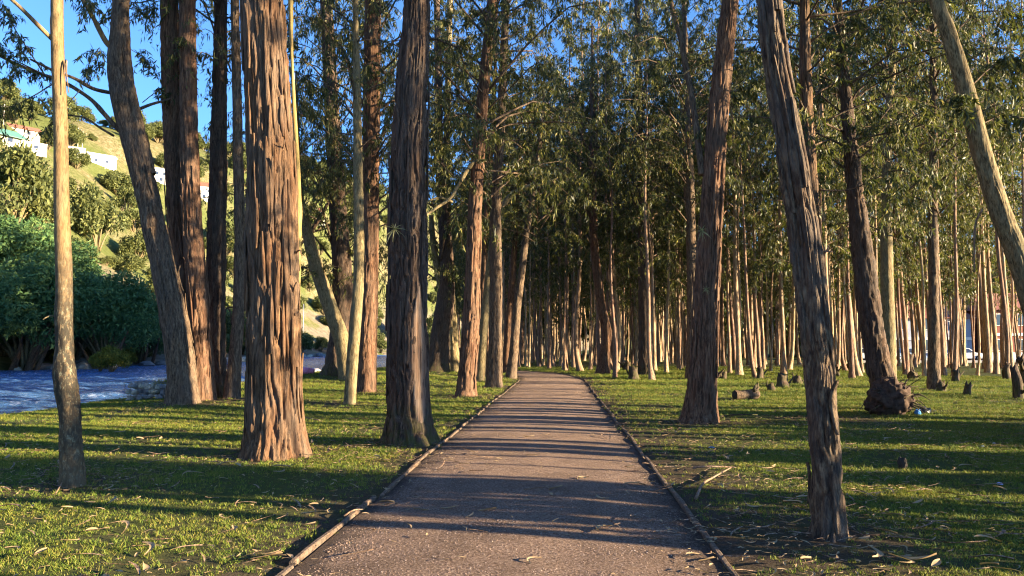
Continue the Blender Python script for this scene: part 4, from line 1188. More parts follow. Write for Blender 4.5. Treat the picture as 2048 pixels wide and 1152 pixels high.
# log
gl = ground(1492, 799)
lg = thing('fallen_log', 'sawn grey log with a dark cut end lying on the right lawn', 'log', (gl[0], gl[1], hz(gl[0], gl[1])), rz=R(14))
P = np.array([[-0.38, 0, 0.15, 0.15], [-0.1, 0, 0.15, 0.15], [0.15, 0.02, 0.16, 0.155], [0.36, 0.03, 0.17, 0.15], [0.46, 0.03, 0.17, 0.10]])
link('trunk', trunk_mesh(P, 28, 0.04, 'grey', 88, BARK['grey'], 0.0), lg)
link('cut_end', MB().tube(np.array([[-0.384, 0, 0.15], [-0.40, 0, 0.15]]), [0.14, 0.135], 18).mesh('cut_end', plain('cut_end', (0.045, 0.035, 0.028), 0.9, 0.5, 25)), lg)
for i, (a, l) in enumerate([(1.2, 0.22), (0.5, 0.28), (2.0, 0.16), (1.6, 0.25)]):
    b = np.array([0.25 + 0.07 * i, -0.05 + 0.05 * i, 0.24]); d = np.array([math.cos(a) * 0.5, 0.1, math.sin(a)])
    link('root', MB().tube(np.array([b, b + d * l * 0.5, b + d * l + np.array([0.06, 0, 0.02])]), [0.06, 0.05, 0.025], 7).mesh('root', BARK['furrow']), lg)

# upturned root plate
gr = ground(1782, 832)
rp = thing('root_plate', 'upturned earthy root plate of a fallen tree on the right lawn', 'root plate', (gr[0], gr[1], hz(gr[0], gr[1])))
bm = bmesh.new(); bmesh.ops.create_icosphere(bm, subdivisions=5, radius=1)
for v_ in bm.verts:
    n_ = np.array(v_.co)
    d = 0.72 + 0.55 * float(fbm(np.array([n_[0] * 1.6 + 5 + n_[1]]), np.array([n_[2] * 1.6 + 9 - n_[1]]), 2, 4)[0]) + 0.22 * float(vn(n_[0] * 7 + 20, n_[2] * 7 + n_[1] * 5 + 30, 3)) - 0.1
    taper = 1.0 - 0.25 * max(0, n_[2])
    v_.co = Vector((n_[0] * d * 0.52 * taper - 0.05, n_[1] * d * 0.36, n_[2] * d * 0.47 + 0.36))
me = bpy.data.meshes.new('root_ball'); bm.to_mesh(me); bm.free(); me.materials.append(M_ROOT); me.shade_smooth()
link('root_ball', me, rp)
rg = np.random.default_rng(71)
for i in range(34):
    a = rg.uniform(-0.7, 3.8); e = rg.uniform(-0.2, 0.5)
    s_ = np.array([math.cos(a) * 0.38, -0.28 + rg.uniform(-0.05, 0.25), 0.38 + math.sin(a) * 0.30])
    d = np.array([math.cos(a), rg.uniform(-0.6, 0.1), math.sin(a) * 0.8]) ; l = rg.uniform(0.15, 0.42)
    q = np.array([s_, s_ + d * l * 0.5 + rg.normal(size=3) * 0.04, s_ + d * l + np.array([0, 0, -0.15 * l]) + rg.normal(size=3) * 0.06])
    q[:, 2] = np.maximum(q[:, 2], 0.02)
    f, _ = spline(q, n=8)
    link('root', MB().tube(f, np.linspace(rg.uniform(0.012, 0.03), 0.005, 8), 5).mesh('root', BARK['furrow']), rp)
th = np.linspace(0, 5.4, 24)   # a root curled into a ring on the right flank
link('root', MB().tube(np.stack([0.34 + 0.17 * np.cos(th), -0.3 + 0.02 * np.sin(th * 2), 0.30 + 0.17 * np.sin(th)], 1), 0.011, 6).mesh('root', BARK['olive']), rp)

# litter on the lawn
def crumple(name, label, cat, px, py, dims, col, seed, Y=None, rough=0.4):
    g = ground(px, py) if Y is None else at(px, py, Y)
    bm = bmesh.new(); bmesh.ops.create_icosphere(bm, subdivisions=3, radius=0.5)
    for v_ in bm.verts:
        n_ = v_.co.normalized()
        d = 0.7 + 0.6 * float(vn(n_.x * 2.3 + seed, n_.y * 2.3 + n_.z * 1.7 + 5, seed % 8)) + 0.25 * float(vn(n_.x * 6 + seed, n_.z * 6 + n_.y * 4, 3))
        v_.co = Vector((n_.x * d * dims[0] / 2, n_.y * d * dims[1] / 2, max(0, n_.z * d * dims[2] / 2 + dims[2] * 0.32)))
    me = bpy.data.meshes.new(name); bm.to_mesh(me); bm.free(); me.materials.append(plain(name + '_skin', col, rough, 0.25, 12, 0.5))
    o = link(name, me, None, (g[0], g[1], hz(g[0], g[1]) + 0.01), 0.3 * seed)
    return tag(o, label, cat)
crumple('plastic_bag', 'black plastic bag lying right of the root plate', 'bag', 1850, 831, (0.30, 0.2, 0.16), (0.02, 0.02, 0.022), 1)
crumple('plastic_bottle_wrap', 'bright blue scrap of plastic between root plate and black bag', 'litter', 1836, 833, (0.16, 0.12, 0.15), (0.05, 0.25, 0.70), 2)
crumple('plastic_scrap', 'small blue scrap of plastic on the lawn right of the path', 'litter', 1424, 896, (0.10, 0.08, 0.025), (0.05, 0.30, 0.65), 3)
crumple('paper_scrap', 'crumpled white paper scrap on the shaded right lawn, left of another', 'litter', 1966, 895, (0.05, 0.04, 0.025), (0.6, 0.6, 0.6), 4)
crumple('paper_scrap', 'crumpled white paper scrap on the shaded right lawn, nearer the edge', 'litter', 1988, 889, (0.05, 0.04, 0.025), (0.6, 0.6, 0.6), 5)
crumple('paper_scrap', 'pale lilac paper scrap low on the right lawn', 'litter', 2000, 970, (0.06, 0.04, 0.03), (0.42, 0.42, 0.62), 6)
crumple('bark_lump', 'dark lump of bark on the shaded right lawn', 'bark', 1806, 938, (0.11, 0.08, 0.16), (0.03, 0.022, 0.018), 7, rough=0.9)
for i, (px, py, d, c, lab) in enumerate([(613, 757, (0.55, 0.4, 0.36), (0.75, 0.25, 0.38), 'pink plastic sack on the river edge behind the thickest trunk'),
        (630, 751, (0.5, 0.4, 0.3), (0.72, 0.66, 0.64), 'whitish sack in the middle of three on the river edge'), (646, 747, (0.42, 0.35, 0.3), (0.72, 0.33, 0.24), 'orange-red sack nearest the mound on the river edge')]):
    crumple('litter_sack', lab, 'sack', px, py + 8, d, c, 11 + i)

# air plants on two trunks
def air_plant(label, px, py, Y, size):
    p = at(px, py, Y); rg = np.random.default_rng(int(px))
    t = thing('air_plant', label, 'plant', p)
    mb = MB()
    for i in range(26):
        d = rg.normal(size=3); d[1] = -abs(d[1]) * 0.8; d /= np.linalg.norm(d); l = size * rg.uniform(0.6, 1.1)
        w = np.cross(d, rg.normal(size=3)); w /= np.linalg.norm(w)
        k = np.linspace(0, 1, 4)[:, None]
        c = d * l * k + np.array([0, 0, -0.35]) * l * k ** 2
        ww = w * size * 0.055 * (1 - k * 0.9)
        mb.add(np.stack([c - ww, c + ww], 1).reshape(-1, 3), grid_q(4, 2, False))
    link('leaf_rosette', mb.mesh('leaf_rosette', leaf_mat('air_plant_leaf', [(0, (0.22, 0.22, 0.09)), (1, (0.42, 0.38, 0.19))])), t)
air_plant('straw-coloured air plant on the dark furrowed trunk', 789, 458, 12.3, 0.22)
air_plant('straw-coloured air plant on the leaning red-brown trunk', 1403, 462, 15.85, 0.22)
air_plant('small dark air plant lower down the leaning red-brown trunk', 1412, 578, 15.85, 0.13)

# ------------------------------------------------------------------ gabion groyne at the water
gg = ground(300, 803)
gab = thing('gabion_wall', 'low gabion wall of river stones jutting out at the water', 'wall', (gg[0], gg[1] + 0.3, -0.25), rz=R(-6))
STN = []
for k in range(5):
    bm = bmesh.new(); bmesh.ops.create_icosphere(bm, subdivisions=2, radius=0.5)
    for v_ in bm.verts:
        n_ = v_.co.normalized(); d = 0.8 + 0.45 * float(vn(n_.x * 1.7 + k * 3, n_.y * 1.7 + n_.z * 2.1, k))
        v_.co = n_ * 0.5 * d
    me = bpy.data.meshes.new('stone'); bm.to_mesh(me); bm.free(); me.materials.append(plain('gabion_stone', [(0.42, 0.37, 0.29), (0.24, 0.23, 0.22), (0.48, 0.41, 0.30), (0.34, 0.30, 0.25), (0.20, 0.19, 0.19)][k], 0.85, 0.4, 6))
    STN.append(me)
rg = np.random.default_rng(9)
for iz in range(5):
    for ix in range(8):
        for iy in range(3):
            if 0 < iy < 2 and iz < 4: continue
            x = -0.62 + ix * 0.175 + rg.uniform(-0.04, 0.04); z = 0.08 + iz * 0.155 + rg.uniform(-0.03, 0.03); y_ = -0.3 + iy * 0.32 + rg.uniform(-0.04, 0.04)
            s_ = rg.uniform(0.15, 0.25)
            o = link('stone', STN[rg.integers(5)], gab, (x, y_, z), 0, (s_ * rg.uniform(0.9, 1.4), s_, s_ * rg.uniform(0.65, 0.95)))
            o.rotation_euler = rg.uniform(0, 6.28, 3) * np.array([0.1, 0.1, 1])
wire = MB()
for x in np.linspace(-0.72, 0.72, 8):
    wire.tube(np.array([(x, -0.42, -0.1), (x, -0.42, 0.82), (x, 0.5, 0.82)]), 0.006, 4)
for z in np.linspace(0, 0.82, 5): wire.tube(np.array([(-0.74, -0.425, z), (0.74, -0.425, z)]), 0.006, 4)
link('wire_mesh', wire.mesh('wire_mesh', plain('wire', (0.22, 0.21, 0.20), 0.5, 0.2, 20, 0.5, 0.8)), gab)
mb = MB(); rg = np.random.default_rng(4)
for i in range(260):
    b = np.array([rg.uniform(0.15, 0.95), rg.uniform(-0.45, 0.4), 0.78]); h = rg.uniform(0.05, 0.2); l = rg.normal(size=3) * 0.06; l[2] = h
    mb.add([b + [-0.008, 0, 0], b + [0.008, 0, 0], b + l], None, [[0, 1, 2]])
kind(link('moss', mb.mesh('moss', LEAF_GOLD), gab), 'stuff')

# ------------------------------------------------------------------ far bank: bushy trees
def bush_mesh(seed, rx, rz_, nlobe, nleaf, L, W, leaf, trunk=True):
    rg = np.random.default_rng(seed); mb = MB()
    for i in range(nlobe):
        a = rg.uniform(0, 6.28); el = rg.uniform(0.0, 1.0)
        c = np.array([math.cos(a) * rx * 0.66 * math.sqrt(1 - el * el * 0.8), math.sin(a) * rx * 0.66 * math.sqrt(1 - el * el * 0.8), rz_ * (0.34 + 0.50 * el)])
        r = rx * rg.uniform(0.26, 0.46)
        n = nleaf // nlobe
        d = rg.normal(size=(n, 3)); d /= np.linalg.norm(d, axis=1)[:, None]
        P = c + d * (r * rg.uniform(0.45, 1.02, n) ** 0.6)[:, None] * np.array([1, 1, 0.72])
        P = P + rg.normal(size=P.shape) * r * 0.07
        leaves(mb, P, L, W, rg, 0.25, 0.8)
        mb.tube(spline(np.array([[c[0] * 0.12, c[1] * 0.12, 0.2], [c[0] * 0.45, c[1] * 0.45, c[2] * 0.5], c]), n=6)[0], np.linspace(0.14, 0.03, 6) * rx / 4, 6, 0)
    return mb.mesh('crown', [BARK['olive'], leaf])
BUSH = [bush_mesh(500 + i, 4.0, 8.0, 26, 15000, 0.36, 0.13, LEAF_BUSH) for i in range(3)]
BUSHH = [bush_mesh(520 + i, 4.0, 7.0, 16, 5200, 0.55, 0.24, LEAF_HILL) for i in range(3)]
def bank_pt(px, Y, inset):
    x = (px - 1024) / FPX * Y
    return x
spots = [(-70, 62, 1.30, 'broad dark green bankside tree at the far left edge of the river'), (55, 68, 1.35, 'spreading bankside tree with several bare slanting stems over the water'),
         (150, 76, 1.15, 'dense green bankside tree behind the pale smooth trunk'), (215, 74, 1.20, 'rounded green bankside tree left of the bowed trunk'),
         (280, 88, 1.05, 'lower green bankside tree close left of the bowed trunk'), (20, 84, 1.45, 'tall bushy tree behind the spreading bankside tree'),
         (120, 92, 1.40, 'tall bushy tree in the second row above the bankside trees'), (440, 128, 0.9, 'shaded bankside bush seen between the dark trunk and the slim curved trunk')]
for i, (px, Y, sc, lab) in enumerate(spots):
    x = (px - 1024) / FPX * Y
    z = max(hz(x, Y), WATER_Z - 0.2)
    t = thing('bankside_tree', lab, 'tree', (x, Y, z), rz=i * 1.3)
    link('crown', BUSH[i % 3], t, sc=(sc, sc, sc * 1.05))
    rg = np.random.default_rng(30 + i)
    for k in range(6 if i == 1 else 3):
        a = rg.uniform(-1.0, 0.9) if i == 1 else rg.uniform(0, 6.28)
        d = np.array([math.cos(a) * 0.55, math.sin(a) * 0.4 - 0.2, 1.0]); l = rg.uniform(2.6, 4.4)
        b = np.array([rg.uniform(-1.6, 1.6), rg.uniform(-1.6, 0.2), -0.2])
        q = spline(np.array([b, b + d * l * 0.5 + rg.normal(size=3) * 0.12, b + d * l]), n=9)[0]
        o = link('stem', MB().tube(q, np.linspace(0.22, 0.1, 9), 9).mesh('stem', BARK['stringy']), t, rz=-i * 1.3)
for i, (x, y, sc) in enumerate([(10.0, 5.2, 0.31), (11.2, 7.4, 0.22), (12.6, 9.2, 0.27), (13.6, 11.4, 0.27), (15.4, 13.4, 0.29)]):  # unseen shrubs added to keep bands of path and right lawn in shade
    t = thing('shrub', 'leafy shade-casting shrub added beyond the right edge of the picture', 'shrub', (x, y, 0), 'shade-casting shrubs added beyond the right edge', i * 2.0)
    link('crown', BUSHH[i % 3], t, sc=(sc, sc, sc * (2.0 if i == 0 else 1)))
# golden shrub and pale rocks at the waterline
for (px, Y, sc, lab) in [(228, 64, 0.34, 'golden-leaved shrub catching the sun at the far waterline'), (205, 65, 0.25, 'low yellow-green shrub beside the golden one at the waterline')]:
    x = (px - 1024) / FPX * Y
    t = thing('shrub', lab, 'shrub', (x, Y, max(hz(x, Y), WATER_Z)), rz=px)
    me = BUSHH[1].copy(); me.materials[1] = LEAF_GOLD
    link('crown', me, t, sc=sc)
rg = np.random.default_rng(14)
for i in range(70):
    Y = rg.uniform(50, 175); x = float(xf(Y)) + rg.uniform(-0.6, 2.2)
    s_ = rg.uniform(0.4, 1.3) * (1 + Y / 300)
    o = link('boulder', STN[rg.integers(5)], None, (x, Y, WATER_Z + s_ * 0.12), rg.uniform(0, 6.28), (s_ * 1.3, s_, s_ * 0.7))
    tag(o, 'rounded boulder along the far waterline', 'boulder', 'boulders along the far waterline')
# grassy and leafy cover of the hillside, shrub by shrub
rh = random.Random(77); nh = 0; tries = 0
while nh < 230 and tries < 9000:
    tries += 1
    Y = rh.uniform(70, 330); t_ = rh.random() ** 1.3 * 85 + 1.5; x = float(xf(Y)) - t_
    px = proj_x(x, Y)
    if px < -60 or px > 1000: continue
    if px < 330 and 25 < t_ < 60 and Y < 210 and rh.random() < 0.75: continue     # the open sunny meadow under the houses
    if px > 520 and rh.random() < 0.45: continue
    sc = rh.uniform(0.22, 0.72) * (1.25 if t_ < 14 else 1.0) * (1 + Y / 500)
    t = thing('hillside_shrub', 'bushy shrub among others on the sunlit slope across the river' if px < 480 else 'shrub on the shaded slope seen between the left-hand trunks', 'shrub', (x, Y, hz(x, Y) - 0.2),
              'shrubs on the sunlit slope' if px < 480 else 'shrubs on the shaded slope', rh.uniform(0, 6.28))
    link('crown', BUSHH[rh.randrange(3)], t, sc=(sc, sc, sc * rh.uniform(0.8, 1.25)))
    nh += 1

def hit(px, py):
    dx, dy, dz = ray(px, py)
    t = np.arange(60, 700, 0.5)
    z = height(dx * t, dy * t)
    k = np.argmax((CAM_H + dz * t < z) & (dx * t < xf(dy * t) - 3))
    return np.array([dx * t[k], dy * t[k], z[k]])
for i, (px, py, sc, zs, lab) in enumerate([(25, 470, 1.25, 1.5, 'grey-green tree on the slope at the left edge, above the bankside trees'), (75, 480, 1.0, 1.4, 'dark grey-green tree left of the pale smooth trunk on the slope'),
        (195, 500, 1.15, 1.6, 'tall grey-green tree on the slope between the pale smooth trunk and bowed trunk'), (165, 470, 0.9, 1.3, 'smaller grey-green tree just right of the pale smooth trunk'),
        (235, 395, 1.1, 0.9, 'rounded yellow-green tree below the long white house'), (270, 470, 0.75, 1.2, 'small grey-green tree close left of the bowed trunk'), (120, 400, 0.7, 1.1, 'yellow-green bush beside the pale smooth trunk on the meadow'),
        (28, 248, 0.8, 1.1, 'bright green round tree behind the green-roofed house'), (95, 300, 0.6, 1.1, 'green garden tree right of the white flat-roofed wing'), (450, 520, 1.0, 1.4, 'shaded slope tree seen right of the dark shaded trunk')]):
    p = hit(px, py)
    t = thing('hillside_tree', lab, 'tree', p - np.array([0, 0, 0.4]), rz=i * 1.9)
    link('crown', BUSHH[i % 3], t, sc=(sc, sc, sc * zs))
for i, (px, dyb, sc, m_, lab) in enumerate([(130, 0, 0.30, LEAF_GOLD, 'yellowish shrub at the water just right of the pale smooth trunk'), (250, 0, 0.36, LEAF_GOLD, 'sunny green shrub overhanging the boulders'), (275, 1, 0.42, LEAF_BUSH, 'low green shrub on the far bank near the bowed trunk'), (310, 2, 0.35, LEAF_HILL, 'olive shrub on the bare earth bank beside the bowed trunk')]):
    Yb = 60.0
    for _ in range(60):
        xx = (px - 1024) / FPX * Yb
        if xx < float(xf(Yb)) - 0.5 - dyb: break
        Yb += 1.0
    t = thing('shrub', lab, 'shrub', (xx, Yb, max(hz(xx, Yb), WATER_Z)), rz=px)
    me = BUSHH[i % 3].copy(); me.materials[1] = m_
    link('crown', me, t, sc=sc)

# ------------------------------------------------------------------ houses on the hill
M_WHITE = plain('white_plaster', (0.78, 0.76, 0.72), 0.8, 0.05, 3)
M_CREAM = plain('cream_plaster', (0.62, 0.55, 0.44), 0.8, 0.08, 3)
M_PINK = plain('pink_plaster', (0.62, 0.26, 0.34), 0.8, 0.08, 3)
M_GREENROOF = plain('green_roof', (0.10, 0.24, 0.19), 0.5, 0.12, 2)
M_GREYROOF = plain('grey_roof', (0.26, 0.25, 0.24), 0.7, 0.15, 2)
M_REDROOF = plain('tile_roof', (0.30, 0.12, 0.08), 0.8, 0.2, 3)
M_BRICK = plain('red_brick', (0.26, 0.09, 0.065), 0.85, 0.2, 4)
M_GLASS = plain('dark_glass', (0.03, 0.04, 0.06), 0.08, 0.1, 2, 0.8, bstr=0)
M_BLUE = plain('blue_panel', (0.10, 0.25, 0.55), 0.5, 0.1, 3)
M_REDSIGN = plain('red_sign', (0.62, 0.05, 0.05), 0.5, 0.05, 3)
M_METAL = plain('grey_metal', (0.45, 0.46, 0.48), 0.4, 0.1, 10, 0.5, 0.6)
M_ROAD = plain('asphalt', (0.055, 0.055, 0.058), 0.9, 0.25, 6)
M_TYRE = plain('tyre', (0.02, 0.02, 0.02), 0.8, 0.2, 9)
def house(name, label, px, py, Y, W, D, H, rz, wall, roof, rtype, wins, door=None, over=0.4):
    """px, py: foot of the middle of the front; front faces local -Y"""
    p = hit(px, py)
    t = thing(name, label, 'house', p, rz=rz); t.scale = (0.68,) * 3
    mb = MB()
    if rtype == 'gable':
        rh_ = D * 0.28
        v = [(-W/2, 0, -1), (W/2, 0, -1), (W/2, D, -1), (-W/2, D, -1), (-W/2, 0, H), (W/2, 0, H), (W/2, D, H), (-W/2, D, H), (-W/2, D/2, H + rh_), (W/2, D/2, H + rh_)]
        mb.add(v, [[0, 1, 5, 4], [1, 2, 6, 5], [2, 3, 7, 6], [3, 0, 4, 7]], [[5, 6, 9], [7, 4, 8]])
        rb = MB(); k = rh_ / (D / 2); e = over
        for s_, y0 in ((1, -e), (-1, D + e)):
            z0 = H - e * k; yy = D / 2
            rb.add([(-W/2 - e, y0, z0), (W/2 + e, y0, z0), (W/2 + e, yy, H + rh_), (-W/2 - e, yy, H + rh_), (-W/2 - e, y0, z0 + 0.14), (W/2 + e, y0, z0 + 0.14), (W/2 + e, yy, H + rh_ + 0.14), (-W/2 - e, yy, H + rh_ + 0.14)],
                   [[0, 3, 2, 1], [4, 5, 6, 7], [0, 1, 5, 4], [1, 2, 6, 5], [2, 3, 7, 6], [3, 0, 4, 7]])
    else:
        mb.box((0, D / 2, (H - 1) / 2), (W, D, H + 1))
        rb = MB().box((0, D / 2, H + 0.1), (W + 2 * over, D + 2 * over, 0.2))
    link('wall', mb.mesh('wall', wall, False), t); link('roof', rb.mesh('roof', roof, False), t)
    for (x, z, w, h) in wins:
        f = link('window', MB().box((x, -0.03, z), (w + 0.16, 0.08, h + 0.16)).mesh('window', M_GREYROOF, False), t)
        link('pane', MB().box((x, -0.085, z), (w, 0.03, h)).mesh('pane', M_GLASS, False), f)
    if door:
        link('door', MB().box((door[0], -0.04, door[1] / 2), (1.0, 0.08, door[1])).mesh('door', M_GREYROOF, False), t)
    return t
FACE = R(58)     # fronts look out over the river
house('house', 'house with a green hipped roof and pale walls at the left edge of the hill', 8, 292, 150, 9, 8, 3.0, R(62), M_CREAM, M_GREENROOF, 'gable', [(1.5, 1.7, 1.2, 1.1), (-2.0, 1.7, 1.2, 1.1)], over=1.1)
house('house', 'white flat-roofed wing with one small dark window beside the green-roofed house', 62, 303, 152, 8.0, 4, 2.6, R(48), M_WHITE, M_WHITE, 'flat', [(1.2, 1.5, 1.0, 0.8)], over=0.05)
house('house', 'white house with a pink end wall right behind the pale smooth trunk', 152, 318, 175, 5.5, 5, 3.6, R(40), M_WHITE, M_GREYROOF, 'flat', [(0.6, 1.8, 0.9, 0.9)], over=0.1)
house('house', 'long white house with a grey roof on the hillside near the bowed trunk', 206, 334, 190, 8.5, 5, 3.2, R(46), M_WHITE, M_WHITE, 'gable', [(-2.2, 1.7, 0.8, 0.8), (1.2, 1.7, 0.8, 0.8)], over=0.35)
house('house', 'small white building just right of the bowed trunk on the slope', 322, 366, 230, 7, 6, 5.5, R(40), M_WHITE, M_GREYROOF, 'flat', [(-1.5, 3.6, 1.1, 1.1), (1.2, 3.6, 1.1, 1.1), (0, 1.3, 1.1, 1.1)], over=0.2)
house('house', 'tiny cream house near the crest of the hill, left', 50, 274, 215, 8, 5, 2.4, R(50), M_CREAM, M_REDROOF, 'gable', [(1.0, 1.3, 0.9, 0.9)])
house('house', 'pale low house on the crest beside the bowed trunk', 275, 322, 250, 7, 5, 2.6, R(45), M_CREAM, M_GREYROOF, 'flat', [(0.5, 1.4, 1, 0.8)], over=0.2)
house('house', 'bright white house glimpsed between the leaning stem and the thickest trunk', 628, 448, 215, 10, 8, 6.0, R(18), M_WHITE, M_REDROOF, 'gable', [(-3, 4.2, 1.2, 1.3), (0, 4.2, 1.2, 1.3), (3, 4.2, 1.2, 1.3), (-3, 1.4, 1.2, 1.3), (2, 1.4, 1.2, 1.3)])
house('house', 'white house glimpsed between the twin trunks and the dark shaded trunk', 408, 400, 225, 9, 7, 5.5, R(30), M_WHITE, M_REDROOF, 'gable', [(-2, 3.6, 1.1, 1.2), (2, 3.6, 1.1, 1.2), (0, 1.2, 1.1, 1.2)])
def pole(label, px, py, Y, H, r=0.11, mat=None, arm=True):
    p = hit(px, py); t = thing('utility_pole', label, 'pole', p)
    link('shaft', MB().tube(np.array([(0, 0, -1.5), (0, 0, H)]), [r, r * 0.7], 8).mesh('shaft', mat or M_CREAM), t)
    if arm: link('crossarm', MB().box((0, 0, H - 0.5), (1.6, 0.12, 0.12)).mesh('crossarm', mat or M_CREAM, False), t)
pole('concrete pole at the far left edge above the green roof', 7, 250, 165, 4.0)
pole('tall concrete pole above the white house with the pink wall', 155, 300, 180, 5.0)
pole('concrete pole right beside the tall one above the pink-walled house', 164, 303, 184, 4.6)
pole('low concrete pole below the long white house', 210, 338, 185, 2.6, arm=False)
pole('pale thin post on the far bank right of the thickest trunk', 606, 668, 130, 7.5, 0.16, M_METAL, False)
pole('short pale post on the far bank left of the dark furrowed trunk', 755, 655, 140, 4.0, 0.12, M_METAL, False)

# ------------------------------------------------------------------ street beyond the wood on the right
def strip_sheet(name, x0, x1, y0, y1, z, mat, lab):
    o = link(name, MB().box(((x0 + x1) / 2, (y0 + y1) / 2, z - 0.15), (x1 - x0, y1 - y0, 0.3)).mesh(name, mat, False))
    return kind(o, 'structure', lab)
strip_sheet('road', 36, 130, 82, 89, 0.10, M_ROAD, 'street beyond the wood')
strip_sheet('pavement', 36, 130, 79.5, 81.99, 0.22, plain('pavement_concrete', (0.36, 0.35, 0.34), 0.9, 0.12, 3), 'pavement on the near side of the street')
def building(label, x, y, W, D, H, wall, roof, rz, floors, n, base_col=None):
    t = thing('brick_building', label, 'building', (x, y, 0), rz=rz)
    link('wall', MB().box((0, D / 2, H / 2), (W, D, H)).mesh('wall', wall, False), t)
    rh_ = 2.4
    v = [(-W/2 - .5, -.5, H), (W/2 + .5, -.5, H), (W/2 + .5, D + .5, H), (-W/2 - .5, D + .5, H), (-W/2 + 1, D/2, H + rh_), (W/2 - 1, D/2, H + rh_)]
    link('roof', MB().add(v, [[0, 1, 5, 4], [2, 3, 4, 5], [3, 2, 1, 0]], [[1, 2, 5], [3, 0, 4]]).mesh('roof', roof, False), t)
    link('trim_band', MB().box((0, -0.06, H / 2 + 0.1), (W, 0.12, 0.35)).mesh('trim_band', M_WHITE, False), t)
    link('plinth', MB().box((0, -0.05, 0.5), (W, 0.1, 1.0)).mesh('plinth', M_WHITE, False), t)
    for f in range(floors):
        for i in range(n):
            xx = -W / 2 + (i + 0.5) * W / n; zz = 1.9 + f * (H / floors)
            w = link('window', MB().box((xx, -0.04, zz), (W / n * 0.56, 0.1, 1.5)).mesh('window', M_WHITE, False), t)
            link('pane', MB().box((xx, -0.105, zz), (W / n * 0.48, 0.04, 1.3)).mesh('pane', M_GLASS, False), w)
building('long red brick building with white trim beyond the street, right', 66, 92, 16, 9, 6.2, M_BRICK, M_REDROOF, 0, 2, 5)
building('grey-blue rendered building with a red tiled roof beyond the street', 51.5, 93, 11, 9, 5.2, plain('blue_grey_render', (0.34, 0.37, 0.46), 0.8, 0.08, 3), M_REDROOF, 0, 2, 3)
def lamp_post(label, px, Y, H):
    p = at(px, 700, Y); t = thing('street_lamp', label, 'street lamp', (p[0], Y, 0.1))
    link('shaft', MB().tube(np.array([(0, 0, 0), (0, 0, H)]), [0.12, 0.07], 8).mesh('shaft', M_METAL), t)
    for s_ in (-1, 1):
        link('arm', MB().tube(np.array([(0, 0, H - 0.1), (s_ * 0.5, 0, H + 0.1), (s_ * 0.95, 0, H + 0.22)]), 0.045, 6).mesh('arm', M_METAL), t)
        link('lamp_head', MB().box((s_ * 1.05, 0, H + 0.24), (0.55, 0.24, 0.12), ry=-s_ * 0.2).mesh('lamp_head', M_WHITE, False), t)
lamp_post('grey double-armed street lamp seen between trunks on the right', 1908, 80.5, 4.2)
def sign(label, px, py, Y, w, h, mat):
    p = at(px, py, Y); g = max(0.1, hz(p[0], Y)); t = thing('road_sign', label, 'sign', (p[0], Y, g))
    link('post', MB().tube(np.array([(0, 0, 0), (0, 0, p[2] - g + h / 2)]), 0.04, 8).mesh('post', M_METAL), t)
    link('board', MB().box((0, -0.06, p[2] - g), (w, 0.03, h)).mesh('board', mat, False), t)
sign('small red sign on a post among the right-hand trunks', 1977, 685, 78, 0.32, 0.55, M_REDSIGN)
sign('pale blue sign board below the street lamp', 1909, 664, 79.2, 0.75, 0.62, M_BLUE)
def car(label, x, y, col, rz=0.0):
    t = thing('parked_car', label, 'car', (x, y, 0.1), rz=rz)
    m = plain('car_paint', col, 0.25, 0.03, 3, 0.6, bstr=0)
    def prism(prof, w0, w1):
        n = len(prof); v = [(a, -w / 2, z) for w, (a, z) in zip([w0 if z < 0.95 else w1 for a, z in prof], prof)] + [(a, w / 2, z) for w, (a, z) in zip([w0 if z < 0.95 else w1 for a, z in prof], prof)]
        bm = bmesh.new(); vv = [bm.verts.new(q) for q in v]
        bm.faces.new(vv[:n]); bm.faces.new(vv[n:][::-1])
        for i in range(n): bm.faces.new([vv[i], vv[i + n], vv[(i + 1) % n + n], vv[(i + 1) % n]])
        bmesh.ops.recalc_face_normals(bm, faces=bm.faces)
        bmesh.ops.bevel(bm, geom=bm.edges[:], offset=0.05, segments=2, affect='EDGES')
        me = bpy.data.meshes.new('body'); bm.to_mesh(me); bm.free(); return me
    me = prism([(-2.1, 0.28), (-2.15, 0.6), (-2.0, 0.86), (-1.05, 0.93), (-0.45, 1.42), (0.9, 1.45), (1.7, 0.95), (2.1, 0.88), (2.12, 0.3)], 1.68, 1.4); me.materials.append(m)
    link('body', me, t)
    for s_ in (-1, 1):
        w = MB().add([(-0.85, s_ * 0.845, 0.95), (-0.35, s_ * 0.73, 1.36), (0.2, s_ * 0.73, 1.38), (0.2, s_ * 0.845, 0.95)], [[0, 1, 2, 3]]).add([(0.28, s_ * 0.845, 0.95), (0.28, s_ * 0.73, 1.38), (0.85, s_ * 0.73, 1.38), (1.4, s_ * 0.845, 0.97)], [[0, 1, 2, 3]])
        link('side_window', w.mesh('side_window', M_GLASS, False), t)
        for xx in (-1.3, 1.3):
            wh = link('wheel', MB().tube(np.array([(xx, s_ * 0.66, 0.31), (xx, s_ * 0.88, 0.31)]), 0.31, 18).mesh('wheel', M_TYRE), t)
            link('rim', MB().tube(np.array([(xx, s_ * 0.86, 0.31), (xx, s_ * 0.895, 0.31)]), 0.19, 12).mesh('rim', M_METAL), wh)
car('pale blue car parked beyond the trunks behind the root plate', 44, 84, (0.35, 0.45, 0.62))
car('white car parked in the street, right of the pale blue car', 50.2, 84, (0.75, 0.76, 0.78), R(180))
car('silver car parked farther left in the street, mostly hidden by trunks', 38.5, 84.2, (0.5, 0.55, 0.62))

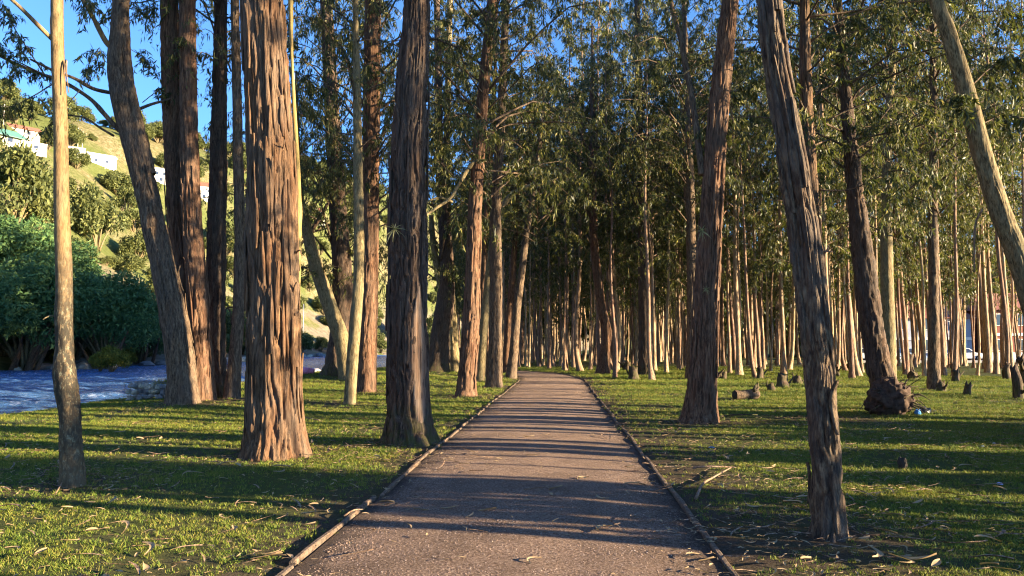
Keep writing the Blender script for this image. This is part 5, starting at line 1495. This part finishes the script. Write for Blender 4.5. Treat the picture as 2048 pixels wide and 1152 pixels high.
# ------------------------------------------------------------------ dog on the path at the bend
gd = ground(1033, 742)
dogm = bpy.data.meshes.new('dog')
jv = [((0, 0, 0.50), 0.10), ((0, 0.28, 0.52), 0.125), ((0, 0.42, 0.62), 0.07), ((0, 0.55, 0.74), 0.075), ((0, 0.70, 0.70), 0.045), ((0, -0.16, 0.62), 0.022), ((0.01, -0.28, 0.58), 0.012),
      ((0.08, -0.02, 0.42), 0.065), ((0.085, 0.03, 0.30), 0.04), ((0.085, -0.07, 0.17), 0.026), ((0.085, -0.05, 0.03), 0.026), ((-0.08, -0.02, 0.42), 0.065), ((-0.085, 0.05, 0.30), 0.04), ((-0.085, -0.03, 0.17), 0.026), ((-0.085, -0.01, 0.03), 0.026),
      ((0.08, 0.31, 0.40), 0.05), ((0.08, 0.30, 0.20), 0.028), ((0.08, 0.32, 0.03), 0.027), ((-0.08, 0.31, 0.40), 0.05), ((-0.08, 0.33, 0.20), 0.028), ((-0.08, 0.35, 0.03), 0.027), ((0.05, 0.54, 0.85), 0.02), ((-0.05, 0.54, 0.85), 0.02)]
je = [(0, 1), (1, 2), (2, 3), (3, 4), (0, 5), (5, 6), (0, 7), (7, 8), (8, 9), (9, 10), (0, 11), (11, 12), (12, 13), (13, 14), (1, 15), (15, 16), (16, 17), (1, 18), (18, 19), (19, 20), (3, 21), (3, 22)]
dogm.from_pydata([Vector(p) for p, _ in jv], je, [])
dog = link('dog', dogm, None, (gd[0], gd[1], 0.02), R(8))
dogm.materials.append(plain('black_fur', (0.018, 0.016, 0.015), 0.8, 0.3, 20))
sk = dog.modifiers.new('skin', 'SKIN'); ss_ = dog.modifiers.new('sub', 'SUBSURF'); ss_.levels = 2; ss_.render_levels = 2
if not dogm.skin_vertices: bpy.context.view_layer.objects.active = dog
for i, (_, r_) in enumerate(jv):
    dogm.skin_vertices[0].data[i].radius = (r_, r_)
dogm.skin_vertices[0].data[0].use_root = True
tag(dog, 'black dog seen from behind, standing on the path at the bend', 'dog')
